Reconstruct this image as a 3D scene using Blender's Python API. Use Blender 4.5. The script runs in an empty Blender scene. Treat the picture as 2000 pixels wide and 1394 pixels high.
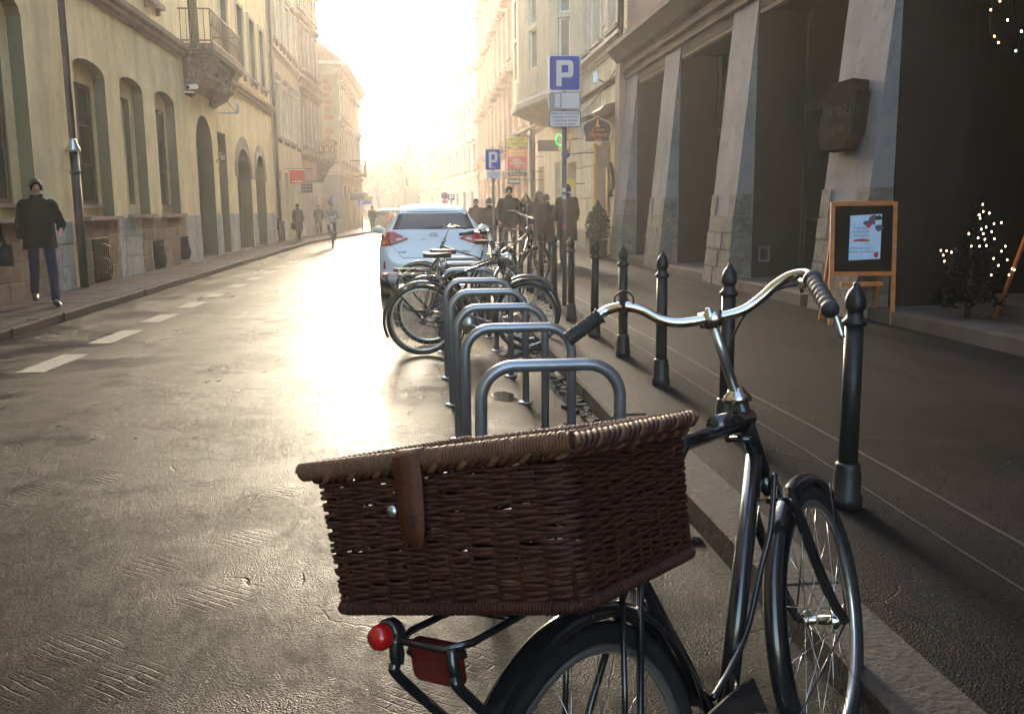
import bpy, math, random
from mathutils import Vector, Matrix, Quaternion
from mathutils.geometry import tessellate_polygon
from mathutils.bvhtree import BVHTree
R = math.radians
random.seed(7)
scene = bpy.context.scene
col = scene.collection

# ---------------- camera, sky, sun, exposure ----------------
cam_d = bpy.data.cameras.new('camera')
cam_d.sensor_width = 36.0
cam_d.lens = 32.4
cam_d.clip_start = 0.05
cam_d.clip_end = 3000
cam = bpy.data.objects.new('camera', cam_d)
col.objects.link(cam)
CAMR = Matrix(((0.9948362, 0.0260507, -0.0980934), (-0.100977, 0.1566508, -0.9824786), (-0.0102279, 0.9873104, 0.1584724)))
cam.matrix_world = Matrix.Translation((0, 0, 1.42)) @ CAMR.to_4x4()
scene.camera = cam

HAZE = 0.0010
SUN_AZ, SUN_EL = R(-1.8), R(10.5)
to_sun = Vector((math.sin(SUN_AZ)*math.cos(SUN_EL), math.cos(SUN_AZ)*math.cos(SUN_EL), math.sin(SUN_EL)))
world = bpy.data.worlds.new('World')
scene.world = world
world.use_nodes = True
wn = world.node_tree.nodes
sky = wn.new('ShaderNodeTexSky')
sky.sky_type = 'NISHITA'
sky.sun_disc = False
sky.sun_elevation = SUN_EL
sky.sun_rotation = SUN_AZ
sky.air_density = 1.0
sky.dust_density = 3.0
sky.ozone_density = 1.0
world.node_tree.links.new(sky.outputs[0], wn['Background'].inputs[0])
wn['Background'].inputs[1].default_value = 0.15
sun_d = bpy.data.lights.new('sun', 'SUN')
sun_d.energy = 0.5
sun_d.angle = R(10)
sun_d.color = (1.0, 0.92, 0.80)
sun = bpy.data.objects.new('sun', sun_d)
sun.rotation_euler = to_sun.to_track_quat('Z', 'Y').to_euler()
col.objects.link(sun)
scene.view_settings.view_transform = 'Standard'
scene.view_settings.look = 'None'
scene.view_settings.exposure = 3.25
scene.view_settings.gamma = 1.0
scene.render.engine = 'CYCLES'
scene.cycles.use_denoising = True
scene.cycles.max_bounces = 6
scene.cycles.diffuse_bounces = 3
scene.cycles.glossy_bounces = 3
scene.cycles.volume_bounces = 1
scene.cycles.transmission_bounces = 3
scene.cycles.sample_clamp_indirect = 6.0

# ---------------- materials ----------------
def nmat(name):
    m = bpy.data.materials.new(name)
    m.use_nodes = True
    nt = m.node_tree
    return m, nt, nt.nodes['Principled BSDF']
def N(nt, t, **kw):
    n = nt.nodes.new(t)
    for k, v in kw.items():
        if k.startswith('i_'):
            n.inputs[k[2:].replace('_', ' ')].default_value = v
        else:
            setattr(n, k, v)
    return n
def coords(nt, kind='Object'):
    return nt.nodes.new('ShaderNodeTexCoord').outputs[kind]
def pm(name, c, rough=.8, var=.18, scale=2.5, bump=.25, bs=70., metal=0., spec=None, coat=0., dirt=None, world=True, streak=0.):
    if spec is None: spec = .12 if rough > .65 else (.3 if rough > .44 else .5)
    m, nt, b = nmat(name)
    L = nt.links.new
    if world:
        g = nt.nodes.new('ShaderNodeNewGeometry').outputs['Position']
    else:
        g = coords(nt)
    n1 = N(nt, 'ShaderNodeTexNoise', i_Scale=scale, i_Detail=6.0, i_Roughness=.65)
    L(g, n1.inputs['Vector'])
    r = nt.nodes.new('ShaderNodeValToRGB')
    e = r.color_ramp.elements
    e[0].position = .3; e[1].position = .72
    e[0].color = tuple(x*(1-var) for x in c)+(1,)
    e[1].color = tuple(min(1, x*(1+var)) for x in c)+(1,)
    L(n1.outputs['Fac'], r.inputs[0])
    out = r.outputs[0]
    if dirt:
        n2 = N(nt, 'ShaderNodeTexNoise', i_Scale=scale*3.3, i_Detail=8.0, i_Roughness=.75)
        L(g, n2.inputs['Vector'])
        r2 = nt.nodes.new('ShaderNodeValToRGB')
        r2.color_ramp.elements[0].position = .5; r2.color_ramp.elements[1].position = .66
        L(n2.outputs['Fac'], r2.inputs[0])
        mx = N(nt, 'ShaderNodeMix', data_type='RGBA')
        L(r2.outputs[0], mx.inputs[0]); L(out, mx.inputs[6])
        mx.inputs[7].default_value = tuple(dirt)+(1,)
        out = mx.outputs[2]
    if streak:
        mp = nt.nodes.new('ShaderNodeMapping'); mp.inputs['Scale'].default_value = (1.1, 1.1, .16); L(g, mp.inputs['Vector'])
        n4 = N(nt, 'ShaderNodeTexNoise', i_Scale=1.6, i_Detail=7.0, i_Roughness=.7); L(mp.outputs[0], n4.inputs['Vector'])
        r4 = N(nt, 'ShaderNodeMapRange'); L(n4.outputs['Fac'], r4.inputs[0])
        for k_, x_ in zip((1, 2, 3, 4), (.36, .62, 1-streak, 1.)): r4.inputs[k_].default_value = x_
        m4 = N(nt, 'ShaderNodeMix', data_type='RGBA', blend_type='MULTIPLY'); m4.inputs[0].default_value = 1.
        L(out, m4.inputs[6]); L(r4.outputs[0], m4.inputs[7]); out = m4.outputs[2]
    L(out, b.inputs['Base Color'])
    b.inputs['Roughness'].default_value = rough
    b.inputs['Metallic'].default_value = metal
    b.inputs['Specular IOR Level'].default_value = spec
    b.inputs['Coat Weight'].default_value = coat
    if bump:
        n3 = N(nt, 'ShaderNodeTexNoise', i_Scale=bs, i_Detail=4.0, i_Roughness=.6)
        L(g, n3.inputs['Vector'])
        bp = N(nt, 'ShaderNodeBump', i_Strength=bump, i_Distance=.01)
        L(n3.outputs['Fac'], bp.inputs['Height'])
        L(bp.outputs[0], b.inputs['Normal'])
    return m
def emit(name, c, s):
    m, nt, b = nmat(name)
    b.inputs['Base Color'].default_value = tuple(c)+(1,)
    b.inputs['Emission Color'].default_value = tuple(c)+(1,)
    b.inputs['Emission Strength'].default_value = s
    return m

M = {}
M['yellow'] = pm('yellow_plaster', (.90, .71, .385), .9, .16, .9, .3, 90, dirt=(.79, .62, .33), streak=0.22)
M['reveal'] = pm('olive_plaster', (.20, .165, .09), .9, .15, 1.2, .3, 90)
M['cream'] = pm('cream_plaster', (.62, .51, .33), .9, .12, .8, .25, 80, dirt=(.58, .45, .29), streak=0.22)
M['rose'] = pm('rose_plaster', (.60, .44, .33), .9, .12, .8, .25, 80, dirt=(.50, .36, .27), streak=0.22)
M['paleyel'] = pm('pale_yellow_plaster', (.46, .37, .23), .9, .1, .8, .25, 80, streak=0.15)
M['paleroom'] = pm('pale_stone_plaster', (.40, .34, .27), .9, .12, .8, .25, 80, streak=0.15)
M['orange'] = pm('salmon_plaster', (.50, .26, .155), .9, .16, .9, .3, 60, dirt=(.48, .25, .15), streak=0.2)
M['bayyel'] = pm('straw_plaster', (.70, .60, .42), .9, .14, 1.1, .3, 80, dirt=(.58, .48, .33), streak=0.22)
M['stonetrim'] = pm('brown_stone_trim', (.34, .25, .19), .85, .2, 2.0, .3, 70)
M['lighttrim'] = pm('light_stone_trim', (.60, .52, .42), .85, .14, 2.0, .2, 70)
M['ashlar'] = pm('brown_ashlar', (.33, .23, .155), .92, .3, 3.0, .7, 45, dirt=(.20, .14, .10))
M['whiteplinth'] = pm('worn_white_plinth', (.56, .52, .45), .9, .2, 2.2, .6, 40, dirt=(.33, .27, .22), streak=0.3)
M['bracket'] = pm('dark_console_stone', (.15, .095, .075), .9, .3, 2.5, .8, 25, dirt=(.33, .25, .2))
M['greyplaster'] = pm('grey_plaster', (.225, .21, .22), .88, .14, 1.3, .5, 60, dirt=(.17, .158, .165), streak=0.16)
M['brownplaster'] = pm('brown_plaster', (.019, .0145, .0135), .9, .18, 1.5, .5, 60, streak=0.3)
M['cornice'] = pm('cornice_stone', (.12, .088, .074), .88, .2, 1.6, .4, 60, streak=0.25)
M['pinkwall'] = pm('pinkish_upper_plaster', (.20, .13, .11), .9, .12, 1., .3, 60)
M['block'] = pm('limestone_block', (.17, .15, .13), .88, .35, 4.5, 1.0, 28, dirt=(.07, .057, .05))
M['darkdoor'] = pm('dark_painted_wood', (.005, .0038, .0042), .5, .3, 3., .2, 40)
M['darkglass'] = pm('dark_glass', (.02, .02, .022), .08, .2, 1., 0, spec=.6)
M['winglass'] = pm('window_glass', (.10, .10, .11), .12, .3, .5, 0, spec=.6)
M['warmglass'] = pm('curtained_window_glass', (.20, .17, .14), .2, .3, .5, 0, spec=.5)
M['winframe'] = pm('white_window_frame', (.66, .63, .58), .6, .08, 3., .1, 40)
M['plaque'] = pm('dark_plaque_stone', (.032, .022, .019), .9, .35, 5., .8, 40, spec=0.)
M['brownframe'] = pm('brown_window_frame', (.16, .09, .055), .6, .15, 3., .1, 40)
M['pipe'] = pm('galvanised_pipe', (.17, .14, .15), .5, .15, 4., .15, 40, metal=.3)
M['pipe_black'] = pm('black_cast_iron_pipe', (.022, .02, .021), .42, .2, 5., .2, 40)
M['iron'] = pm('black_iron', (.014, .013, .014), .42, .25, 8., .25, 60, spec=.35)
M['rail'] = pm('rusty_railing_iron', (.22, .12, .06), .6, .25, 6., .2, 60)
M['flag'] = pm('flagstone', (.075, .055, .046), .72, .35, 4., .7, 35, dirt=(.06, .045, .037))
M['kerb'] = pm('granite_kerb', (.055, .044, .038), .8, .3, 5., .8, 40, dirt=(.04, .031, .026))
M['steel'] = pm('painted_steel_tube', (.27, .275, .30), .30, .12, 6., .06, 120, metal=.65)
M['chrome'] = pm('worn_chrome', (.62, .60, .57), .14, .1, 25., .04, 200, metal=1.)
M['bikeblack'] = pm('gloss_black_paint', (.012, .012, .014), .2, .2, 10., .03, 120, coat=.6)
M['rubber'] = pm('black_rubber', (.018, .017, .017), .6, .2, 20., .3, 150)
M['gripgrey'] = pm('grey_rubber_grip', (.035, .034, .036), .55, .2, 40., .2, 200)
M['leather'] = pm('brown_leather', (.075, .021, .009), .6, .25, 12., .3, 160)
M['saddle'] = pm('dark_brown_saddle', (.05, .028, .022), .45, .2, 12., .2, 160)
M['wicker'] = pm('red_brown_willow', (.046, .0125, .0062), .58, .5, 30., .35, 220, dirt=(.035, .012, .007))
M['wicker2'] = pm('weathered_willow', (.12, .052, .026), .6, .35, 30., .35, 220, dirt=(.08, .032, .016))
M['redlens'] = pm('red_lens', (.38, .008, .008), .15, .15, 10., 0, coat=.5)
M['darkred'] = pm('dark_red_reflector', (.10, .008, .008), .2, .2, 40., .5, 160, coat=.5)
M['amber'] = pm('amber_lens', (.75, .22, .03), .2, .1, 10., 0, coat=.4)
M['silver'] = pm('satin_aluminium', (.5, .5, .5), .3, .1, 10., .05, 100, metal=.9)
M['carwhite'] = pm('white_car_paint', (.66, .70, .74), .22, .03, 1., 0, coat=.7)
M['carbrown'] = pm('bronze_car_paint', (.20, .13, .06), .25, .05, 1., 0, coat=.7)
M['carblack'] = pm('black_bumper_plastic', (.02, .018, .018), .55, .1, 5., .1, 100)
M['carglass'] = pm('tinted_car_glass', (.055, .045, .045), .06, .1, 1., 0, spec=.7)
M['blue'] = pm('traffic_blue', (.035, .06, .36), .45, .06, 3., 0)
M['signwhite'] = pm('sign_white', (.62, .60, .62), .45, .05, 3., 0)
M['signgrey'] = pm('sign_grey', (.33, .31, .32), .5, .1, 3., 0)
M['magenta'] = pm('faded_magenta', (.48, .07, .22), .5, .1, 3., 0)
M['textdark'] = pm('sign_dark_print', (.09, .07, .12), .6, .05, 3., 0)
M['yellowsign'] = pm('yellow_sign', (.72, .60, .10), .5, .06, 3., 0)
M['orangesign'] = pm('orange_sign', (.80, .20, .035), .5, .06, 3., 0)
M['redsign'] = pm('red_sign', (.66, .025, .02), .5, .06, 3., 0)
M['brownsign'] = pm('dark_brown_sign', (.08, .035, .035), .5, .1, 3., 0)
M['greysign'] = pm('dark_grey_sign', (.07, .065, .07), .5, .1, 3., 0)
M['offwhite'] = pm('off_white_letters', (.75, .68, .55), .5, .05, 3., 0)
M['oranget'] = pm('orange_letters', (.80, .20, .06), .5, .05, 3., 0)
M['olive_t'] = pm('olive_letters', (.30, .24, .04), .5, .05, 3., 0)
M['gold'] = pm('gilded_column', (.62, .34, .09), .35, .15, 6., .1, 50, metal=.4)
M['orangewood'] = pm('varnished_orange_wood', (.40, .135, .035), .45, .25, 9., .2, 90)
M['board'] = pm('black_chalkboard', (.006, .006, .007), .8, .2, 9., .1, 90, spec=0.02)
M['paper'] = pm('sky_tinted_paper', (.45, .58, .75), .6, .12, 12., .05, 90)  # blue of the sky light put into the paper colour
M['paperblue'] = pm('blue_ink', (.10, .15, .32), .6, .1, 12., 0)
M['berry'] = pm('red_print', (.45, .03, .04), .6, .1, 12., 0)
M['fir'] = pm('dark_fir_needles', (.0025, .0035, .0022), .8, .4, 20., .2, 90)
M['green'] = pm('dark_evergreen_leaves', (.03, .04, .018), .75, .4, 14., .2, 90)
M['terracotta'] = pm('dark_planter', (.03, .022, .02), .6, .2, 14., .2, 90)
M['bark'] = pm('winter_bark', (.06, .047, .042), .9, .25, 5., .3, 60)
M['skin'] = pm('skin', (.42, .21, .14), .55, .08, 20., .05, 150)
M['coatblack'] = pm('black_wool_coat', (.009, .0085, .0095), .9, .25, 14., .5, 220)
M['coatbrown'] = pm('dark_plum_coat', (.045, .02, .022), .9, .25, 14., .5, 220)
M['coatgrey'] = pm('grey_jacket', (.22, .21, .20), .9, .2, 14., .4, 220)
M['jeans'] = pm('blue_jeans', (.012, .018, .050), .85, .3, 18., .5, 250)
M['trousers'] = pm('dark_trousers', (.022, .02, .024), .9, .2, 14., .4, 220)
M['shoe'] = pm('black_shoe_leather', (.012, .011, .011), .4, .2, 14., .1, 220)
M['hair_br'] = pm('brown_hair', (.055, .028, .016), .6, .3, 60., .6, 300)
M['hair_dk'] = pm('dark_hair', (.018, .012, .01), .6, .3, 60., .6, 300)
M['scarf'] = pm('grey_scarf', (.20, .19, .20), .9, .2, 20., .5, 220)
M['water'] = pm('rain_water', (.03, .028, .026), .10, .1, 1., 0, spec=1.)
M['paint'] = pm('worn_road_paint', (.42, .36, .25), .6, .2, 9., .6, 60, dirt=(.15, .12, .09))
M['seam'] = pm('light_joint_sealant', (.035, .028, .024), .5, .3, 9., .6, 60)
M['fairy'] = emit('fairy_light', (1., .66, .34), 3.2)
M['fairy_o'] = emit('orange_fairy_light', (1., .25, .06), 4.0)
M['fairy_w'] = emit('cool_fairy_light', (.6, .9, .85), 4.0)
M['neon'] = emit('green_neon', (.02, .6, .08), .35)
M['camwhite'] = pm('white_camera_housing', (.6, .58, .55), .4, .05, 3., 0)
M['earth'] = pm('hazy_ground', (.11, .10, .085), .95, .2, .3, .2, 10)

def asphalt(name, c0, c1, r0, r1, bumpk, sett=True, spec=.3):
    m, nt, b = nmat(name)
    L = nt.links.new
    g = nt.nodes.new('ShaderNodeNewGeometry').outputs['Position']
    def noise(sc, det=5., ro=.65, dist=0., vec=None):
        n = N(nt, 'ShaderNodeTexNoise', i_Scale=sc, i_Detail=det, i_Roughness=ro, i_Distortion=dist); L(vec or g, n.inputs['Vector']); return n.outputs['Fac']
    def rmp(v, a, c, o0=0., o1=1.):
        n = N(nt, 'ShaderNodeMapRange'); L(v, n.inputs[0])
        for k, x in zip((1, 2, 3, 4), (a, c, o0, o1)): n.inputs[k].default_value = x
        return n.outputs[0]
    def mth(op, a, c, d=None):
        n = N(nt, 'ShaderNodeMath', operation=op)
        for k, x in enumerate((a, c, d)):
            if x is None: continue
            if isinstance(x, (int, float)): n.inputs[k].default_value = x
            else: L(x, n.inputs[k])
        return n.outputs[0]
    def mapped(scale, rot=0.):
        n = nt.nodes.new('ShaderNodeMapping'); n.inputs['Scale'].default_value = scale; n.inputs['Rotation'].default_value = (0, 0, R(rot)); L(g, n.inputs['Vector']); return n.outputs[0]
    big = noise(.8, 6, .65, .8); streak = noise(1.3, 5, .6, 0, mapped((2.4, .12, 1.)))
    mid = noise(6., 8, .72); grain = noise(130., 3, .6)
    vor = N(nt, 'ShaderNodeTexVoronoi', i_Scale=150.); L(g, vor.inputs['Vector'])
    stones = vor.outputs['Distance']
    wear = rmp(mth('ADD', big, streak), .78, 1.22)
    cm = N(nt, 'ShaderNodeMix', data_type='RGBA'); L(rmp(mth('ADD', mth('MULTIPLY', mid, .55), mth('MULTIPLY', big, .45)), .36, .64), cm.inputs[0])
    cm.inputs[6].default_value = tuple(c0)+(1,); cm.inputs[7].default_value = tuple(c1)+(1,)
    # pale stone chips showing in the binder
    chips = N(nt, 'ShaderNodeMix', data_type='RGBA'); L(rmp(vor.outputs['Color'], .66, .78, 0., .85), chips.inputs[0]); L(cm.outputs[2], chips.inputs[6])
    chips.inputs[7].default_value = tuple(x*2.6 for x in c1)+(1,)
    cm2 = N(nt, 'ShaderNodeMix', data_type='RGBA', blend_type='MULTIPLY'); cm2.inputs[0].default_value = .55
    L(chips.outputs[2], cm2.inputs[6]); L(wear, cm2.inputs[7])
    # fine cracks
    cw = N(nt, 'ShaderNodeVectorMath', operation='MULTIPLY_ADD'); dn = N(nt, 'ShaderNodeTexNoise', i_Scale=3., i_Detail=5.0); L(g, dn.inputs['Vector'])
    L(dn.outputs['Color'], cw.inputs[0]); cw.inputs[1].default_value = (.5, .5, 0); L(g, cw.inputs[2])
    cv = N(nt, 'ShaderNodeTexVoronoi', i_Scale=.9, feature='DISTANCE_TO_EDGE'); L(cw.outputs[0], cv.inputs['Vector'])
    crack = mth('MULTIPLY', rmp(cv.outputs['Distance'], 0., .008, 1., 0.), rmp(noise(1.1, 3), .53, .60))
    cm3 = N(nt, 'ShaderNodeMix', data_type='RGBA'); L(mth('MULTIPLY', crack, .85), cm3.inputs[0]); L(cm2.outputs[2], cm3.inputs[6]); cm3.inputs[7].default_value = (.004, .003, .003, 1)
    L(cm3.outputs[2], b.inputs['Base Color'])
    L(rmp(mth('ADD', mth('MULTIPLY', wear, .6), mth('MULTIPLY', mid, .4)), .1, .9, r0, r1), b.inputs['Roughness'])
    h = mth('MULTIPLY_ADD', grain, 1.15, mth('MULTIPLY', stones, 1.3))
    h = mth('MULTIPLY_ADD', mid, 2.0, h)
    h = mth('MULTIPLY_ADD', crack, -3., h)
    if sett:
        # short rows of old setts telling through the thin worn surface, in small compact groups
        va = N(nt, 'ShaderNodeVectorMath', operation='MULTIPLY_ADD'); dd = N(nt, 'ShaderNodeTexNoise', i_Scale=7., i_Detail=3.0); L(g, dd.inputs['Vector'])
        L(dd.outputs['Color'], va.inputs[0]); va.inputs[1].default_value = (.03, .03, 0); L(mapped((1, 1, 1), 38), va.inputs[2])
        br = nt.nodes.new('ShaderNodeTexBrick'); L(va.outputs[0], br.inputs['Vector'])
        for k, v in (('Scale', 1.), ('Brick Width', .13), ('Row Height', .034), ('Mortar Size', .0045), ('Mortar Smooth', .9)): br.inputs[k].default_value = v
        br.inputs['Color1'].default_value = (1, 1, 1, 1); br.inputs['Color2'].default_value = (.75, .75, .75, 1); br.inputs['Mortar'].default_value = (0, 0, 0, 1)
        vc = N(nt, 'ShaderNodeTexVoronoi', i_Scale=2.7); L(va.outputs[0], vc.inputs['Vector'])
        sel = N(nt, 'ShaderNodeSeparateColor'); L(vc.outputs['Color'], sel.inputs[0])
        grp = mth('MULTIPLY', rmp(sel.outputs[0], .40, .44), rmp(vc.outputs['Distance'], .22, .42, 1., 0.))
        grp = mth('MULTIPLY', grp, rmp(noise(.45, 3, .6), .38, .50))
        h = mth('MULTIPLY_ADD', mth('MULTIPLY', br.outputs['Color'], grp), 4.4, h)
        rg = noise(4.0, 9, .82, .4, mapped((4., 1.6, 1.), -50))
        h = mth('MULTIPLY_ADD', rmp(rg, .42, .72), mth('MULTIPLY', rmp(noise(.9, 4, .7), .40, .60), 4.2), h)
    bp = N(nt, 'ShaderNodeBump', i_Strength=bumpk, i_Distance=.0030)
    L(h, bp.inputs['Height']); L(bp.outputs[0], b.inputs['Normal'])
    b.inputs['Specular IOR Level'].default_value = spec
    return m
M['road'] = asphalt('worn_wet_asphalt', (.0070, .0058, .0050), (.026, .0208, .0168), .25, .38, 1., True, .035)
M['pave'] = asphalt('pavement_asphalt', (.0052, .0039, .0040), (.0130, .0098, .0096), .52, .72, .8, False, .045)
# ---------------- building blocks ----------------
ORG = {}
class MB:
    def __init__(s):
        s.v = []; s.f = []; s.m = []; s.s = []
    def add(s, vs, fs, m=0, sm=False):
        o = len(s.v)
        s.v += [tuple(v) for v in vs]
        for f in fs:
            s.f.append([i+o for i in f]); s.m.append(m); s.s.append(sm)
        return s
    def box(s, x0, x1, y0, y1, z0, z1, m=0):
        vs = [(x, y, z) for z in (z0, z1) for y in (y0, y1) for x in (x0, x1)]
        return s.add(vs, [(0, 2, 3, 1), (4, 5, 7, 6), (0, 1, 5, 4), (2, 6, 7, 3), (0, 4, 6, 2), (1, 3, 7, 5)], m)
    def obox(s, c, dx, dy, dz, m=0):
        c = Vector(c); dx = Vector(dx); dy = Vector(dy); dz = Vector(dz)
        vs = [c+dx*i+dy*j+dz*k for k in (-.5, .5) for j in (-.5, .5) for i in (-.5, .5)]
        return s.add(vs, [(0, 2, 3, 1), (4, 5, 7, 6), (0, 1, 5, 4), (2, 6, 7, 3), (0, 4, 6, 2), (1, 3, 7, 5)], m)
    def prism(s, poly, vec, m=0):
        n = len(poly); vec = Vector(vec)
        a = [Vector(p) for p in poly]; b = [p+vec for p in a]
        tris = tessellate_polygon([a])
        fs = [tuple(t) for t in tris]+[tuple(i+n for i in reversed(t)) for t in tris]
        fs += [(i, (i+1) % n, (i+1) % n+n, i+n) for i in range(n)]
        return s.add(a+b, fs, m)
    def tube(s, pts, r, n=8, m=0, sm=True, closed=False, flat=1., up=None):
        pts = [Vector(p) for p in pts]; K = len(pts)
        rr = r if isinstance(r, (list, tuple)) else [r]*K
        T = []
        for i in range(K):
            a = pts[(i-1) % K] if (closed or i) else pts[0]
            b = pts[(i+1) % K] if (closed or i < K-1) else pts[-1]
            d = (b-a)
            T.append(d.normalized() if d.length > 1e-9 else Vector((0, 0, 1)))
        u = Vector(up) if up else (Vector((0, 0, 1)) if abs(T[0].z) < .9 else Vector((1, 0, 0)))
        vs = []; prev = None
        for i in range(K):
            if prev is not None and not up:
                u = prev.rotation_difference(T[i]) @ u
            prev = T[i]
            w = T[i].cross(u).normalized(); u2 = w.cross(T[i]).normalized()
            for j in range(n):
                a = 2*math.pi*j/n
                vs.append(pts[i]+(w*math.cos(a)+u2*math.sin(a)*flat)*rr[i])
            if not up: u = u2
        fs = []
        for i in range(K if closed else K-1):
            for j in range(n):
                a = i*n+j; b = i*n+(j+1) % n; c = ((i+1) % K)*n+(j+1) % n; d = ((i+1) % K)*n+j
                fs.append((a, b, c, d))
        if not closed:
            fs.append(tuple(reversed(range(n)))); fs.append(tuple(range((K-1)*n, K*n)))
        return s.add(vs, fs, m, sm)
    def lathe(s, prof, c=(0, 0, 0), n=16, m=0, sm=True, axis='Z'):
        c = Vector(c); vs = []
        for r_, z in prof:
            for j in range(n):
                a = 2*math.pi*j/n
                p = (r_*math.cos(a), r_*math.sin(a), z)
                if axis == 'Y': p = (p[0], p[2], p[1])
                if axis == 'X': p = (p[2], p[0], p[1])
                vs.append(c+Vector(p))
        fs = []
        for i in range(len(prof)-1):
            for j in range(n):
                fs.append((i*n+j, i*n+(j+1) % n, (i+1)*n+(j+1) % n, (i+1)*n+j))
        if prof[0][0] > 1e-6: fs.append(tuple(reversed(range(n))))
        if prof[-1][0] > 1e-6: fs.append(tuple(range((len(prof)-1)*n, len(prof)*n)))
        return s.add(vs, fs, m, sm)
    def mesh(s, name, mats, inv=None):
        me = bpy.data.meshes.new(name)
        v = s.v
        if inv is not None:
            v = [tuple(inv @ Vector(p)) for p in v]
        me.from_pydata([tuple(p) for p in v], [], s.f)
        for x in (mats if isinstance(mats, (list, tuple)) else [mats]):
            me.materials.append(M[x] if isinstance(x, str) else x)
        me.polygons.foreach_set('material_index', s.m)
        me.polygons.foreach_set('use_smooth', s.s)
        me.update()
        return me
    def build(s, name, mats, parent=None, world=True, kind=None, label=None):
        inv = None
        if parent is not None and world:
            inv = ORG[parent.name].inverted()
        me = s.mesh(name, mats, inv)
        o = bpy.data.objects.new(name, me); col.objects.link(o)
        if parent is not None:
            o.parent = parent; ORG[o.name] = ORG[parent.name]
        else:
            ORG[o.name] = Matrix.Identity(4)
        if kind: o['kind'] = kind
        if label: o['label'] = label
        return o
def thing(name, label, cat, loc=(0, 0, 0), group=None, mat=None):
    o = bpy.data.objects.new(name, None); col.objects.link(o)
    mt = mat if mat is not None else Matrix.Translation(Vector(loc))
    o.matrix_world = mt; o.empty_display_size = .1
    o['label'] = label; o['category'] = cat
    if group: o['group'] = group
    ORG[o.name] = mt.copy()
    return o
def tag(o, label, cat, group=None):
    o['label'] = label; o['category'] = cat
    if group: o['group'] = group
    return o
def inst(name, me, parent, mt_world, label=None):
    o = bpy.data.objects.new(name, me); col.objects.link(o)
    if parent is not None:
        o.parent = parent
        o.matrix_local = ORG[parent.name].inverted() @ mt_world
    else:
        o.matrix_world = mt_world
    ORG[o.name] = mt_world.copy()
    if label: o['label'] = label
    return o
def copy_tree(o, mt, label=None, group=None):
    def rec(a, parent):
        c = a.copy(); col.objects.link(c)
        if parent is not None:
            c.parent = parent
            c.matrix_parent_inverse = a.matrix_parent_inverse.copy()
            c.matrix_basis = a.matrix_basis.copy()
        for k in a.children: rec(k, c)
        return c
    c = rec(o, None)
    c.matrix_world = mt
    if label: c['label'] = label
    if group: c['group'] = group
    return c
def text(name, body, parent, mt, size, mat, ext=.002, bold=False, shear=0., xs=1.):
    cu = bpy.data.curves.new(name, 'FONT')
    cu.body = body; cu.size = size; cu.extrude = ext; cu.align_x = 'CENTER'; cu.align_y = 'CENTER'
    cu.shear = shear; cu.resolution_u = 3
    if bold: cu.offset = size*.02
    cu.materials.append(M[mat])
    tmp = bpy.data.objects.new(name, cu)
    me = bpy.data.meshes.new_from_object(tmp)
    bpy.data.objects.remove(tmp)
    me.name = name
    o = bpy.data.objects.new(name, me); col.objects.link(o)
    mt = mt @ Matrix.Diagonal((xs, 1, 1, 1))
    if parent is not None:
        o.parent = parent; o.matrix_local = ORG[parent.name].inverted() @ mt
    else: o.matrix_world = mt
    return o
def facing(x, y, z, yaw=0.):   # upright text plane facing -Y, turned by yaw
    return Matrix.Translation((x, y, z)) @ Matrix.Rotation(yaw, 4, 'Z') @ Matrix.Rotation(R(90), 4, 'X')
def smooth_path(pts, k=6):
    P = [Vector(p) for p in pts]; out = []
    for i in range(len(P)-1):
        p0 = P[max(i-1, 0)]; p1 = P[i]; p2 = P[i+1]; p3 = P[min(i+2, len(P)-1)]
        for j in range(k):
            t = j/k
            out.append(.5*((2*p1)+(p2-p0)*t+(2*p0-5*p1+4*p2-p3)*t*t+(3*p1-p0-3*p2+p3)*t**3))
    out.append(P[-1]); return out

# ---- facades: a wall plane P(s, z, d): s along, z up, d inward
class Wall:
    def __init__(s, p0, p1, side=1):
        s.a = Vector((p0[0], p0[1], 0)); b = Vector((p1[0], p1[1], 0))
        s.L = (b-s.a).length; s.d = (b-s.a).normalized()
        s.inn = Vector((-s.d.y, s.d.x, 0))*side     # inward direction
    def P(s, t, z, d=0.):
        return s.a+s.d*t+s.inn*d+Vector((0, 0, z))
    def mt(s, t, z, d=0.):                           # x along the wall, y inward, z up
        p = s.P(t, z, d)
        return Matrix(((s.d.x, s.inn.x, 0, p.x), (s.d.y, s.inn.y, 0, p.y), (0, 0, 1, p.z), (0, 0, 0, 1)))
def loop(s0, s1, z0, z1, arch=0., n=10):
    pts = [(s0, z0), (s1, z0), (s1, z1)]
    if arch > 0:
        c = (s0+s1)/2; hw = (s1-s0)/2
        for i in range(1, n):
            a = math.pi*i/n
            pts.append((c+hw*math.cos(a), z1+arch*math.sin(a)))
    pts.append((s0, z1))
    return pts
def plate(W, outer, holes, mb, d=0., m=0, mr=1):
    polys = [[Vector((a, b, 0)) for a, b in outer]]+[[Vector((a, b, 0)) for a, b in h['loop']] for h in holes]
    flat = [p for q in polys for p in q]
    tr = tessellate_polygon(polys)
    mb.add([W.P(p.x, p.y, d) for p in flat], [tuple(t) for t in tr], m)
    for h in holes:
        lp = h['loop']; n = len(lp); e = h['depth']
        mb.add([W.P(a, b, d) for a, b in lp]+[W.P(a, b, d+e) for a, b in lp],
               [(i, (i+1) % n, (i+1) % n+n, i+n) for i in range(n)], mr)
WINCACHE = {}
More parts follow.
